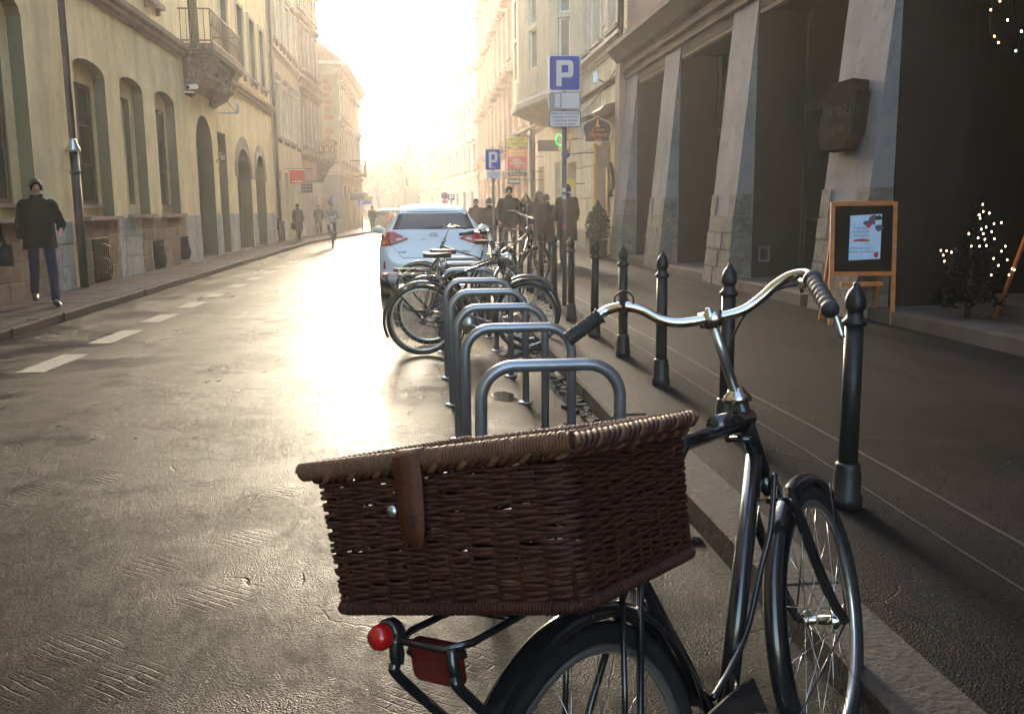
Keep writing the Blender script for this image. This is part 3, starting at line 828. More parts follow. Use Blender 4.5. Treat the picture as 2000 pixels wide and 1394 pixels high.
for i in range(7): b.tube([(-4.45+i*.14, 65.25, 3.92), (-4.45+i*.14, 65.25, 4.8)], .025, 4)
for i in range(15): b.tube([(-3.55, 65.25+i*.17, 3.92), (-3.55, 65.25+i*.17, 4.8)], .025, 4)
b.build('railing', 'rail', t)
# ---------------- right side ----------------
XF = 5.4
E_ = thing('arcade_building', 'dark grey arcade building with leaning buttress piers along the right pavement', 'building', (XF, 16, 0))
WE = Wall((XF, 23.9), (XF, -14), 1)    # s = 23.9-y ; inward is +x
def se(y): return 23.9-y
mb = MB()
piers = [(22.65, 23.88), (18.95, 20.15), (14.6, 15.8), (10.15, 11.38), (5.4, 6.7), (.9, 2.2), (-3.6, -2.3), (-8.1, -6.8), (-14, -11.8)]
# upper wall
holes = []
for k in range(8):
    y = 21.6-4.4*k
    holes.append(dict(loop=loop(se(y+.6), se(y-.6), 6.3, 8.3, .5), depth=.35))
    holes.append(dict(loop=loop(se(y+.6), se(y-.6), 10.3, 12.6), depth=.3))
plate(WE, [(0, 4.62), (WE.L, 4.62), (WE.L, 16), (0, 16)], holes, mb)
mb.add([WE.P(0, 0, .3), WE.P(0, 0, 9), WE.P(0, 16, 9), WE.P(0, 16, 0), WE.P(0, 4.6, 0), WE.P(WE.L, 0, 0), WE.P(WE.L, 0, 9), WE.P(WE.L, 16, 9), WE.P(WE.L, 16, 0)], [(0, 1, 2, 3, 4), (5, 6, 7, 8)])
mb.build('wall', ['pinkwall', 'brownplaster'], E_)
for k in range(8):
    y = 21.6-4.4*k
    put_window(E_, WE, se(y+.6), se(y-.6), 6.3, 8.3, .3, arch=.5, fm='brownframe', gm='darkglass')
    put_window(E_, WE, se(y+.6), se(y-.6), 10.3, 12.6, .25, fm='brownframe', gm='darkglass')
b = MB(); b.prism([WE.P(-.1, 15.98, -.6), WE.P(-.1, 16.2, -.6), WE.P(-.1, 18.5, 4.5), WE.P(-.1, 15.98, 9.2)], WE.d*(WE.L+.2)); b.build('roof', 'ashlar', E_)
cornice(E_, WE, -.25, WE.L, [(.0, 4.63), (.06, 4.66), (.06, 4.80), (.14, 4.84), (.14, 4.90), (.10, 4.94), (.10, 5.02), (.22, 5.08), (.32, 5.18), (.42, 5.30), (.46, 5.34), (.46, 5.46), (.0, 5.56)], 'cornice', 'cornice')
cornice(E_, WE, -.25, WE.L, std_prof(15.3, .7, .6), 'cornice', 'eaves_cornice')
# lintel soffit and the light inner strip
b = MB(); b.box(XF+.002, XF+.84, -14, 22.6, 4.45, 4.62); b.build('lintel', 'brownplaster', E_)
b = MB(); b.box(XF+.012, XF+.10, -13.9, 22.6, 4.38, 4.449); b.build('lintel_moulding', 'cornice', E_)
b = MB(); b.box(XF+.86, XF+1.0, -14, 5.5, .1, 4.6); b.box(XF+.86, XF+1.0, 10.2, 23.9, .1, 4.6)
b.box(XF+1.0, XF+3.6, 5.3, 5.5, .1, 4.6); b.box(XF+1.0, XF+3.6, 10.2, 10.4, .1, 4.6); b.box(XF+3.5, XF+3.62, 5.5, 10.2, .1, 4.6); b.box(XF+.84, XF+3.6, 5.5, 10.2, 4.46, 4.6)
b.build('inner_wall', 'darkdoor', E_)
def slope(z): return XF-.42*max(0, (4.62-z)/4.5)
stone_me = None
for (y0, y1) in piers:
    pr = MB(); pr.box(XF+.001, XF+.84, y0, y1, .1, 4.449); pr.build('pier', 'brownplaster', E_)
    w = y1-y0
    pb = MB(); pb.prism([(slope(.1), y0+.02, .1), (XF, y0+.02, .1), (XF, y0+.02, 4.62), (slope(4.62)-.001, y0+.02, 4.62)], (0, w-.04, 0))
    pb.build('buttress', 'greyplaster', E_)
    if y1 < 3: continue
    rnd = random.Random(int(y0*10))
    zs = [.12, .42, .72, 1.0, 1.27]
    for i in range(4):
        cuts = [y0]+sorted(y0+w*f for f in ((.42, .78) if i % 2 else (.33, .62)))+[y1]
        cuts = [cuts[0]]+[c+rnd.uniform(-.08, .08) for c in cuts[1:-1]]+[cuts[-1]]
        for a, c in zip(cuts[:-1], cuts[1:]):
            z0, z1 = zs[i]+.006, zs[i+1]-.006; p = .014+rnd.uniform(0, .014)
            yy0 = a+.006 if a > y0+.1 else y0-.012; yy1 = c-.006 if c < y1-.1 else y1+.012
            bb = MB(); bb.prism([(slope(z0)-p, yy0, z0), (XF-.01, yy0, z0), (XF-.01, yy0, z1), (slope(z1)-p, yy0, z1)], (0, yy1-yy0, 0))
            bb.build('stone', 'block', E_)
    for a, c in ((y0-.012, y0+w*.24), (y1-w*.2, y1+.012)):
        z0, z1 = 1.276, 1.62; p = .016
        bb = MB(); bb.prism([(slope(z0)-p, a, z0), (slope(z0)+.26, a, z0), (slope(z1)+.26, a, z1), (slope(z1)-p, a, z1)], (0, c-a, 0)); bb.build('stone', 'block', E_)
# plinth step, doorway steps
b = MB(); b.box(4.98, XF+.9, 11.65, 23.9, .12, .27); b.build('step', 'cornice', E_)
b = MB(); b.box(5.15, XF+3.4, -14, 11.6, .12, .26); b.build('step', 'cornice', E_)
b = MB(); b.box(6.0, XF+3.4, 5.5, 10.0, .26, .40); b.build('step', 'cornice', E_)
# doors behind the piers
for (y0, y1) in ((20.2, 22.6), (15.85, 18.9), (11.43, 14.55)):
    d = MB(); d.box(XF+.80, XF+.858, y0+.02, y1-.02, .28, 4.44); d.build('door', 'darkdoor', E_)
    d = MB()
    m_ = (y0+y1)/2
    for yy in (y0+.1, m_, y1-.1): d.box(XF+.74, XF+.80, yy-.05, yy+.05, .28, 4.4)
    d.box(XF+.742, XF+.80, y0+.15, m_-.05, 2.9, 3.0); d.box(XF+.742, XF+.80, m_+.05, y1-.15, 2.9, 3.0)
    d.build('door_frame', 'carblack', E_)
    d = MB()
    d.box(XF+.785, XF+.798, y0+.2, m_-.08, 1.2, 2.85); d.box(XF+.785, XF+.798, m_+.08, y1-.2, 1.2, 2.85); d.build('door_glass', 'darkglass', E_)
t = thing('wall_niche_frame', 'small pale metal frame low on the reveal of the second buttress', 'vent frame', (5.6, 14.6, .65))
b = MB()
for a in (0, 1):
    b.box(5.50+a*.16, 5.53+a*.16, 14.57, 14.60, .53, .78); b.box(5.53, 5.66, 14.572, 14.598, .53+a*.22, .56+a*.22)
b.build('rim', 'silver', t)
b = MB(); b.box(5.53, 5.66, 14.585, 14.599, .56, .75); b.build('cover', 'carblack', t)
# plaque on the third buttress
PL = thing('stone_plaque', 'heavy brown stone name plaque with cut corners on the buttress above the easel', 'plaque', (5.1, 10.9, 2.5))
zc, yc = 2.46, 10.88
dirz = Vector((.11, 0, 1)).normalized(); nrm = Vector((-1, 0, .11)).normalized()
pc = Vector((slope(zc)-.012, yc, zc))
def pq(a, h): return pc+Vector((0, -1, 0))*a+dirz*h
poly = [pq(-.30, -.40), (pq(.28, -.40)), pq(.44, -.22), pq(.44, .24), pq(.36, .29), pq(.36, .37), pq(.30, .40), pq(-.22, .40), pq(-.44, .22), pq(-.44, -.24), pq(-.36, -.32)]
b = MB(); b.prism(poly, nrm*.17); b.build('slab', 'plaque', PL)
pm_ = Matrix(((0, dirz.x, nrm.x, 0), (-1, 0, 0, 0), (0, dirz.z, nrm.z, 0), (0, 0, 0, 1)))
def plq(a, h, d=.172):
    m_ = pm_.copy(); p = pq(a, h)+nrm*d; m_.translation = p; return m_
text('lettering', 'PERTRAUI', PL, plq(0, .03), .19, 'board', .006, True, xs=.95)
text('lettering', 'ZHAJESA', PL, plq(0, -.17), .15, 'board', .006, True, xs=.95)
b = MB(); p = pq(0, .24)+nrm*.17; b.lathe([(0, 0), (.05, .01), (.03, .03), (0, .035)], p, 10, axis='X'); b.build('boss', 'plaque', PL)
# straw yellow house with the oriel
Fh = thing('straw_house', 'straw yellow house with rusticated ground floor and a canted oriel over the pavement', 'building', (5.4, 24, 0))
WF = Wall((5.42, 45.5), (5.42, 23.95), 1)
def sf(y): return 45.5-y
mb = MB(); holes = []
fw = [(25.0, 26.1), (27.2, 28.3), (29.1, 30.0), (39.6, 40.7), (42.0, 43.1)]
for (a, c) in fw:
    holes.append(dict(loop=loop(sf(c), sf(a), 6.2, 8.8), depth=.22)); holes.append(dict(loop=loop(sf(c), sf(a), 10.6, 13.), depth=.22))
holes.append(dict(loop=loop(sf(27.4), sf(25.9), .121, 3.1, .35), depth=.4))
holes.append(dict(loop=loop(sf(36.6), sf(35.2), .121, 3.2), depth=.4))
holes.append(dict(loop=loop(sf(33.4), sf(31.6), .121, 3.0), depth=.4))
holes.append(dict(loop=loop(sf(41.6), sf(39.6), .121, 3.2), depth=.4))
plate(WF, [(0, 0), (WF.L, 0), (WF.L, 15.5), (0, 15.5)], holes, mb)
mb.add([WF.P(0, 0), WF.P(0, 0, 9), WF.P(0, 15.5, 9), WF.P(0, 15.5), WF.P(WF.L, 0), WF.P(WF.L, 0, 9), WF.P(WF.L, 15.5, 9), WF.P(WF.L, 15.5)], [(0, 1, 2, 3), (4, 5, 6, 7)])
mb.build('wall', ['bayyel', 'bayyel'], Fh)
b = MB(); b.prism([WF.P(-.1, 15.48, -.5), WF.P(-.1, 15.6, -.5), WF.P(-.1, 18., 4.5), WF.P(-.1, 15.48, 9.2)], WF.d*(WF.L+.2)); b.build('roof', 'ashlar', Fh)
for (a, c) in fw:
    for z0, z1 in ((6.2, 8.8), (10.6, 13.)):
        put_window(Fh, WF, sf(c), sf(a), z0, z1, .18, style='cross'); surround(Fh, WF, sf(c), sf(a), z0, z1, 'lighttrim', hood=.14, t=.18, proud=.08)
put_window(Fh, WF, sf(27.4), sf(25.9), .121, 3.1, .38, arch=.35, fm='brownframe', gm='darkglass')
for a, c in ((35.2, 36.6), (31.6, 33.4), (39.6, 41.6)): put_window(Fh, WF, sf(c), sf(a), .121, 3.1, .38, style='two', fm='brownframe', gm='warmglass')
cornice(Fh, WF, 0, WF.L, std_prof(5.55, .35, .26), 'lighttrim', 'string_course')
cornice(Fh, WF, 0, WF.L, std_prof(4.75, .16, .10), 'stonetrim', 'string_course')
cornice(Fh, WF, 0, WF.L, std_prof(14.7, .75, .6), 'lighttrim', 'eaves_cornice')
for (y0, y1) in ((23.97, 25.85), (27.45, 31.5)):
    blocks(Fh, WF, sf(y1), sf(y0), .7, 4.7, 8, 1.15, 'bayyel', proud=.025, name='rusticated_stone', jit=.15, joint=.03)
blocks(Fh, WF, sf(25.85), sf(23.97), .12, .68, 1, .95, 'block', proud=.04, name='rusticated_stone')
blocks(Fh, WF, sf(31.5), sf(27.45), .12, .68, 1, .95, 'block', proud=.04, name='rusticated_stone')
for (y0, y1) in ((23.97, 24.7), (26.2, 27.1), (28.4, 29.0)):
    blocks(Fh, WF, sf(y1), sf(y0), 6.0, 10.2, 9, 3., 'bayyel', proud=.02, name='rusticated_stone', jit=.05, joint=.03)
# pilaster at the joint with the arcade building
b = MB(); b.box(5.22, 5.42, 23.92, 24.45, .1, 5.5); b.build('pilaster', 'stonetrim', Fh)
# oriel
bp = [(5.42, 30.9), (4.46, 31.5), (3.85, 35.0), (3.85, 37.0), (5.42, 38.5)]
b = MB()
for (p, q), n in zip(zip(bp[:-1], bp[1:]), range(4)):
    W = Wall(q, p, 1)
    hs = []
    L = W.L
    if n in (0, 1, 2):
        w = min(.95, L*.42) if n else .42
        c_ = L*.5
        for z0, z1 in ((6.25, 7.6), (7.75, 9.05), (10.8, 12.1), (12.25, 13.4)): hs.append(dict(loop=loop(c_-w/2, c_+w/2, z0, z1), depth=.12))
        for h in hs:
            a_, b_ = h['loop'][0], h['loop'][2]
            put_window(Fh, W, a_[0], b_[0], a_[1], b_[1], .08, style='plain', gm='warmglass')
        q_ = MB(); q_.obox(W.P(c_, 5.72, -.015), W.d*w*1.2, W.inn*.03, (0, 0, .7)); q_.build('oriel_panel', 'cream', Fh)
    plate(W, [(0, 5.3), (L, 5.3), (L, 14), (0, 14)], hs, b)
    cornice(Fh, W, -.03, L+.03, [(0, 5.0), (.08, 5.05), (.12, 5.22), (.05, 5.26), (.05, 5.34)], 'lighttrim', 'oriel_moulding')
    cornice(Fh, W, -.03, L+.03, [(0, 9.6), (.10, 9.7), (.12, 9.8)], 'lighttrim', 'oriel_moulding')
b.build('oriel_wall', ['cream', 'cream'], Fh)
b = MB()
bot = [(5.41, 31.6), (4.95, 32.0), (4.75, 34.8), (4.75, 36.6), (5.41, 37.6)]
b.add([(x, y, 5.05) for x, y in bp]+[(x, y, 4.62) for x, y in bot], [(i, i+1, i+6, i+5) for i in range(4)]+[(5, 6, 7, 8, 9)])
b.build('oriel_base', 'rose', Fh)
b = MB(); b.prism([(x, y, 13.9) for x, y in bp], (0, 0, .12)); b.build('oriel_roof', 'ashlar', Fh)
# ornate salmon house
Gh, WG = house('salmon_house', 'ornate salmon coloured house with carved window hoods behind the shop signs', (5.3, 79.5), (5.42, 45.7), 1, 21, 'orange',
   [(5.6, 8.2, rng(2, 32, 11), 1.3), (9.8, 12.4, rng(2, 32, 11), 1.3), (13.8, 16.2, rng(2, 32, 11), 1.3), (17.2, 18.9, rng(2, 32, 11), 1.2)],
   [(a, a+1.7, 3.3, .4) for a in (1.2, 5, 9, 13, 17, 21, 25, 29.2)], trim='orange', strings=(4.4, 9.0, 13.0), hood=.45, gm='warmglass', eave=1.0)
b = MB()
rnd = random.Random(3)
for s in rng(.6, 33.2, 12):
    for z in (4.9, 5.2, 8.9, 9.3, 12.9):
        for k in range(5): b.lathe([(0, -.16), (.12, -.1), (.16, 0), (.1, .12), (0, .16)], WG.P(s+rnd.uniform(-.3, .3), z+rnd.uniform(-.2, .2), -.12), 6)
b.build('carved_ornament', 'orange', Gh, kind='stuff')
for i in range(12):
    s = 33.0-i*1.45*2
    if s < .6: break
    for z in range(5):
        b = MB(); b.obox(WG.P(s, .6+z*.72, -.07), WG.d*.8, WG.inn*.16, (0, 0, .5)); b.build('pilaster_block', 'orange', Gh)
Hh, WH = house('pale_house', 'pale stone house with long rows of windows far down the right side', (2.9, 106), (5.2, 79.8), 1, 13.6, 'paleroom',
   [(4.9, 7.0, rng(1.6, 24.6, 9), 1.2), (8.3, 10.4, rng(1.6, 24.6, 9), 1.2)], [(a, a+1.6, 3.0, 0) for a in (2, 7, 12, 17, 22)], strings=(4.0, 7.7), hood=.3, trim='lighttrim', gm='warmglass')
Ih, WI = house('far_yellow_house', 'pale yellow house at the far bend of the street', (.4, 125), (2.86, 106.2), 1, 11.6, 'paleyel',
   [(3.9, 5.6, rng(1.6, 17.4, 7), 1.0), (6.8, 8.6, rng(1.6, 17.4, 7), 1.0)], [], strings=(3.2, 6.3), hood=0, trim='cream', gm='warmglass')
# ---------------- winter trees at the end of the street ----------------
def tree(x, y, h, seed, label, n=5, group='bare trees at the end of the street'):
    rnd = random.Random(seed)
    t = thing('bare_tree', label, 'tree', (x, y, 0), group)
    tr = MB(); cr = MB()
    def grow(p, d, L, r, lev):
        k = 3; pts = [p]; dd = d.copy()
        for i in range(k):
            dd = (dd+Vector((rnd.uniform(-.22, .22), rnd.uniform(-.22, .22), rnd.uniform(-.05, .16)))).normalized()
            pts.append(pts[-1]+dd*L/k)
        mbx = tr if lev == 0 else cr
        mbx.tube(pts, [max(.034, r*(1-.5*i/k)) for i in range(k+1)], 7 if lev == 0 else (5 if lev < 2 else 3), sm=lev < 2)
        if lev >= 5: return
        nb = {0: n, 1: 4, 2: 4, 3: 3, 4: 3}[lev]
        for j in range(nb):
            f = rnd.uniform(.35, 1) if lev else rnd.uniform(.55, 1)
            q = pts[min(k, int(f*k))]
            a = rnd.uniform(0, 6.28); sp = rnd.uniform(.35, .95)
            nd = (dd+Vector((math.cos(a)*sp, math.sin(a)*sp, rnd.uniform(-.05, .4)))).normalized()
            grow(q, nd, L*rnd.uniform(.5, .8), r*.5*rnd.uniform(.7, 1), lev+1)
    grow(Vector((x, y, -.1)), Vector((0, 0, 1)), h*.36, h*.026, 0)
    tr.build('trunk', 'bark', t); cr.build('crown', 'bark', t)
for i, (x, y, h, lb) in enumerate(((-1.2, 128, 19, 'tallest bare tree at the end of the street beside the far yellow house'), (-5.2, 134, 14, 'bare tree to the left of the tallest bare tree at the street end'),
        (-8.6, 126, 13, 'leftmost bare tree beyond the pale corner house'), (-3.2, 146, 15, 'bare tree standing behind the tallest tree at the street end'), (-10.5, 148, 13.5, 'bare tree behind the leftmost one at the street end'), (1.5, 150, 14.5, 'bare tree half hidden behind the far yellow house'))):
    tree(x, y, h, 11+i, lb)
b = MB()
rnd = random.Random(9)
for i in range(9000):
    x = rnd.uniform(-40, 12); y = rnd.uniform(165, 190); zt = 11+3.5*math.sin(x*.21)+2*math.sin(x*.77+1)
    z = rnd.uniform(0, zt)
    p = Vector((x, y, z)); d = Vector((rnd.uniform(-1, 1), rnd.uniform(-.3, .3), rnd.uniform(.3, 2.2))); r_ = rnd.uniform(.09, .24)
    b.tube([p, p+d*.6, p+d*1.1+Vector((rnd.uniform(-.5, .5), 0, .3))], r_, 3, sm=False)
b.build('far_woodland', 'bark', kind='stuff')

# ---------------- bollards ----------------
bo = thing('bollard', 'nearest black bollard standing behind the front wheel of the basket bicycle', 'bollard', (1.835, 3.72, .12), 'black bollards along the right kerb')
b = MB(); b.lathe([(.066, 0), (.068, .05), (.060, .06), (.058, .15), (.052, .17), (.054, .19), (.045, .20)], (1.835, 3.72, .12), 16); b.build('foot', 'iron', bo)
b = MB(); b.lathe([(.041, .19), (.039, .80)], (1.835, 3.72, .12), 16); b.build('shaft', 'iron', bo)
b = MB(); b.lathe([(.039, .795), (.051, .80), (.053, .815), (.040, .83), (.033, .845), (.033, .86), (.043, .868), (.046, .885), (.043, .91), (.033, .94), (.018, .958), (.013, .966), (.014, .974), (0, .985)], (1.835, 3.72, .12), 16); b.build('finial', 'iron', bo)
names_ = ['second', 'third', 'fourth', 'fifth', 'sixth', 'seventh', 'eighth', 'ninth', 'tenth', 'eleventh', 'twelfth', 'thirteenth', 'fourteenth']
for i, nm in enumerate(names_):
    y = 5.12 if i == 0 else 3.87+1.35*(i+1)
    copy_tree(bo, Matrix.Translation((1.77+random.uniform(-.01, .01), y, .12)) @ Matrix.Rotation(random.uniform(-.012, .012), 4, 'X') @ Matrix.Rotation(random.uniform(-.012, .012), 4, 'Y'), '%s black bollard of the row, counted from the basket bicycle' % nm)
# ---------------- bicycle stands ----------------
sx0, sx1, sh = .223, .765, .825
hp = []
rc = .13
for i in range(9):
    a = math.pi-i*math.pi/2/8; hp.append((sx0+rc+rc*math.cos(a), 0, sh-rc+rc*math.sin(a)))
for i in range(9):
    a = math.pi/2-i*math.pi/2/8; hp.append((sx1-rc+rc*math.cos(a), 0, sh-rc+rc*math.sin(a)))
hp = [(sx0, 0, .0)]+hp+[(sx1, 0, .0)]
hb = MB(); hb.tube(hp, .0245, 14, up=(0, 1, 0)); hm = hb.mesh('hoop', 'steel')
fb = MB(); fb.lathe([(.055, 0), (.055, .008), (.026, .012)], (0, 0, 0), 14); fm_ = fb.mesh('base_flange', 'steel')
ord_ = ['nearest', 'second', 'third', 'fourth', 'fifth', 'sixth', 'seventh', 'eighth']
for i, y in enumerate((3.45, 4.6, 5.6, 6.65, 7.75, 9.2, 10.2, 11.35)):
    t = thing('bicycle_stand', '%s grey steel hoop of the bicycle rack, counting from the basket' % ord_[i], 'bicycle stand', (0, y, 0), 'steel hoops of the bicycle rack')
    mt = Matrix.Translation((0, y, .002)) @ Matrix.Rotation(random.uniform(-.006, .006), 4, 'X')
    inst('hoop', hm, t, mt)
    for x in (sx0, sx1): inst('base_flange', fm_, t, Matrix.Translation((x, y, .003)))
# ---------------- sign posts ----------------
def parking_sign(x, y, zb, w, h, label, plates=True, pole_r=.032, top=None, zground=.12, subs=()):
    t = thing('parking_sign', label, 'sign', (x, y, zground))
    b = MB(); b.tube([(x, y, zground), (x, y, zb+h*.9)], pole_r, 12); b.build('pole', 'pipe', t)
    def rr(x0, x1, z0, z1, r, yy):
        out = []
        for cx, cz, a0 in ((x1-r, z0+r, -90), (x1-r, z1-r, 0), (x0+r, z1-r, 90), (x0+r, z0+r, 180)):
            for k in range(5):
                a = R(a0+k*22.5); out.append((cx+r*math.cos(a), yy, cz+r*math.sin(a)))
        return out
    yy = y-pole_r-.012
    b = MB(); b.prism(rr(x-w/2, x+w/2, zb, zb+h, w*.08, yy), (0, .012, 0)); b.build('sign_border', 'signwhite', t)
    b = MB(); b.prism(rr(x-w/2+.012, x+w/2-.012, zb+.012, zb+h-.012, w*.07, yy-.003), (0, .002, 0)); b.build('sign_face', 'blue', t)
    # the P
    u = w/.42; cx = x-.005*u; z0 = zb+h*.13; z1 = zb+h*.86; s = .068*u
    xl = cx-.105*u; xr = cx+.12*u; zm = z0+(z1-z0)*.34
    out = [(xl, z0), (xl+s, z0), (xl+s, zm), (xr-.05*u, zm)]
    for k in range(1, 5): out.append((xr-.05*u+.05*u*math.sin(R(22.5*k)), zm+.05*u-.05*u*math.cos(R(22.5*k))))
    for k in range(5): out.append((xr-.05*u+.05*u*math.cos(R(22.5*k)), z1-.05*u+.05*u*math.sin(R(22.5*k))))
    out.append((xl, z1))
    inn = [(xl+s, zm+s*.9), (xr-s, zm+s*.9), (xr-s, z1-s*.9), (xl+s, z1-s*.9)]
    b = MB()
    W = Wall((0, yy-.006), (1, yy-.006), 1)
    polys = [[Vector((a, c, 0)) for a, c in out], [Vector((a, c, 0)) for a, c in inn]]
    fl = [p for q in polys for p in q]
    b.add([(p.x, yy-.0065, p.y) for p in fl], [tuple(k) for k in tessellate_polygon(polys)])
    n1 = len(out)
    for lp in (out, inn): b.add([(p[0], yy-.0065, p[1]) for p in lp]+[(p[0], yy-.003, p[1]) for p in lp], [(i, (i+1) % len(lp), (i+1) % len(lp)+len(lp), i+len(lp)) for i in range(len(lp))])
    b.build('letter_p', 'signwhite', t)
    return t, yy, rr
t, yy, rr = parking_sign(1.965, 12.4, 2.94, .42, .45, 'large blue parking sign with two white plates on the grey pole by the bollards')
b = MB(); b.prism(rr(1.755, 2.175, 2.705, 2.925, .025, yy), (0, .012, 0)); b.build('plate', 'signgrey', t)
b = MB(); b.prism(rr(1.925, 2.160, 2.72, 2.91, .012, yy-.003), (0, .002, 0)); b.prism(rr(1.835, 1.905, 2.73, 2.905, .012, yy-.003), (0, .002, 0)); b.build('plate_face', 'signwhite', t)
b = MB(); b.prism(rr(1.758, 2.178, 2.475, 2.69, .025, yy), (0, .012, 0)); b.build('plate', 'textdark', t)
b = MB(); b.prism(rr(1.768, 2.168, 2.485, 2.68, .02, yy-.003), (0, .002, 0)); b.build('plate_face', 'signwhite', t)
for k, s_ in enumerate(('Miejsce dla zaopatrzenia', 'w godzinach od 8 do', 'z wyjątkiem niedziel', 'i świąt za opłatą')):
    text('lettering', s_, t, facing(1.968, yy-.005, 2.655-k*.046), .040, 'textdark', .0008)
for z, mt in ((1.66, 'signwhite'), (1.18, 'magenta'), (1.57, 'paper')):
    b = MB(); b.obox((1.955, yy+.008, z), (.045, 0, 0), (0, .004, 0), (0, 0, .055)); b.build('sticker', mt, t)
t, yy, rr = parking_sign(1.76, 21.6, 2.30, .36, .48, 'smaller blue parking sign beside the orange shop signs')
b = MB(); b.prism(rr(1.61, 1.93, 2.12, 2.28, .02, yy), (0, .012, 0)); b.build('plate', 'signwhite', t)
for k, s_ in enumerate(('Dotyczy zaopatrzenia', 'godz. 8 - 18')): text('lettering', s_, t, facing(1.77, yy-.003, 2.23-k*.06), .035, 'textdark', .001)
text('lettering', 'płatny', t, facing(1.76, yy-.009, 2.37), .06, 'signwhite', .001)
b = MB(); b.lathe([(.004, 0), (.03, .02), (0, .1)], (1.76, 21.6, 2.75), 8); b.build('pole_cap', 'pipe', t)
t, yy, rr = parking_sign(2.34, 64, 2.04, .48, .42, 'tiny far blue parking sign over the white car roof')
t = thing('no_stopping_sign', 'faded round magenta no stopping sign over the white car roof', 'sign', (1.87, 63.8, .12))
b = MB(); b.tube([(1.87, 63.8, .12), (1.87, 63.8, 2.3)], .03, 8); b.build('pole', 'pipe', t)
b = MB(); b.lathe([(.26, 0), (.26, .02)], (1.87, 63.75, 2.34), 20, axis='Y'); b.build('disc', 'magenta', t)
b = MB(); b.lathe([(.18, -.004), (.18, .0)], (1.87, 63.75, 2.34), 20, axis='Y'); b.build('disc_centre', 'blue', t)
b = MB(); b.obox((1.87, 63.75, 1.93), (.4, 0, 0), (0, .02, 0), (0, 0, .2)); b.build('plate', 'magenta', t)
t, yy, rr = parking_sign(-3.5, 60, 1.75, .42, .36, 'small blue parking sign far away on the left pavement')
b = MB(); b.obox((-3.12, 59.9, 1.90), (.5, 0, 0), (0, .02, 0), (0, 0, .2)); b.build('plate', 'blue', t)
b = MB(); b.obox((-3.05, 59.9, 2.15), (.55, 0, 0), (0, .02, 0), (0, 0, .24)); b.build('plate', 'yellowsign', t)
t = thing('round_sign', 'round grey sign seen from behind near the cyclist', 'sign', (-4.48, 50, .12))
b = MB(); b.tube([(-4.48, 50, .12), (-4.48, 50, 2.2)], .03, 8); b.build('pole', 'pipe', t)
b = MB(); b.lathe([(.23, 0), (.23, .02)], (-4.48, 50.03, 1.9), 20, axis='Y'); b.build('disc', 'signgrey', t)
b = MB(); b.obox((-4.48, 50.03, 1.5), (.28, 0, 0), (0, .02, 0), (0, 0, .2)); b.build('plate', 'signgrey', t)
# hanging signs, left
t = thing('hanging_sign', 'bright red hanging shop sign on the cream house', 'sign', (-5.9, 44, 3.3))
b = MB(); b.tube([(-6.03, 44, 3.33), (-4.75, 44, 3.33)], .015, 5); b.build('bracket', 'iron', t)
b = MB(); b.box(-5.80, -5.12, 43.97, 44.03, 2.68, 3.28); b.build('panel', 'redsign', t)
b = MB()
for i, w in enumerate((.05, .03, .06, .04, .05, .03, .05)): b.box(-5.72+i*.075, -5.72+i*.075+w, 43.955, 43.969, 2.735, 2.77+.02*(i % 3))
b.build('lettering', 'offwhite', t)
t = thing('hanging_sign', 'small dark red hanging sign below the bright red one', 'sign', (-5.9, 45.5, 2.6))
b = MB(); b.tube([(-6.03, 45.5, 2.75), (-4.95, 45.5, 2.75)], .015, 5); b.build('bracket', 'iron', t)
b = MB(); b.box(-5.50, -4.95, 45.47, 45.53, 2.28, 2.7); b.build('panel', 'brownsign', t)
b = MB()
for k in range(2):
    for i, w in enumerate((.05, .03, .05, .04, .05)): b.box(-5.46+i*.09, -5.46+i*.09+w, 45.455, 45.469, 2.56-k*.16, 2.60-k*.16)
b.build('lettering', 'rose', t)
t = thing('hanging_sign', 'pale orange bordered hanging sign on the rose house', 'sign', (-5.8, 51.5, 2.7))
b = MB(); b.tube([(-5.98, 51.5, 3.0), (-4.95, 51.5, 3.0)], .02, 5); b.build('bracket', 'iron', t)
b = MB(); b.box(-5.7, -5.0, 51.47, 51.53, 2.2, 2.9); b.build('panel', 'rose', t)
t = thing('hanging_sign', 'dark rectangular hanging sign on the far corner house', 'sign', (-4.3, 64, 2.4))
b = MB(); b.box(-4.5, -3.3, 63.97, 64.03, 2.1, 2.6); b.build('panel', 'greysign', t)
# hanging signs, right: stacked shop signs in one frame
t = thing('stacked_shop_sign', 'stack of yellow, orange and red shop sign panels on a bracket over the right pavement', 'sign', (5.2, 40, 3.5))
b = MB()
b.tube([(3.80, 40, 4.50), (4.84, 40, 4.50), (4.84, 40, 2.7), (3.80, 40, 2.7)], .018, 5, sm=False, closed=True)
for z in (4.2, 3.6, 3.0): b.tube([(4.84, 40, z), (5.42, 40, z)], .02, 5)
b.build('frame', 'iron', t)
for (z0, z1, mt, nm) in ((4.05, 4.43, 'yellowsign', 0), (3.60, 3.93, 'orangesign', 0), (3.11, 3.59, 'redsign', 0), (2.80, 3.10, 'brownsign', 0)):
    b = MB(); b.box(3.87, 4.72, 39.96, 40.0, z0, z1); b.build('panel', mt, t)
for (s_, z, sz, mt) in (('FRYZJER', 4.32, .19, 'olive_t'), ('KOSMETYKA', 4.15, .145, 'olive_t'), ('KUCHNIA', 3.84, .15, 'yellowsign'), ('DOMOWA', 3.70, .13, 'offwhite'),
                       ('obiady', 3.53, .09, 'offwhite'), ('POKOJE', 3.44, .11, 'offwhite'), ('GOŚCINNE', 3.33, .12, 'offwhite'), ('rooms', 3.22, .10, 'offwhite'), ('AQUA E VINO', 3.01, .15, 'offwhite'), ('RISTORANTE', 2.88, .10, 'rose')):
    text('lettering', s_, t, facing(4.295, 39.955, z), sz, mt, .004, True)
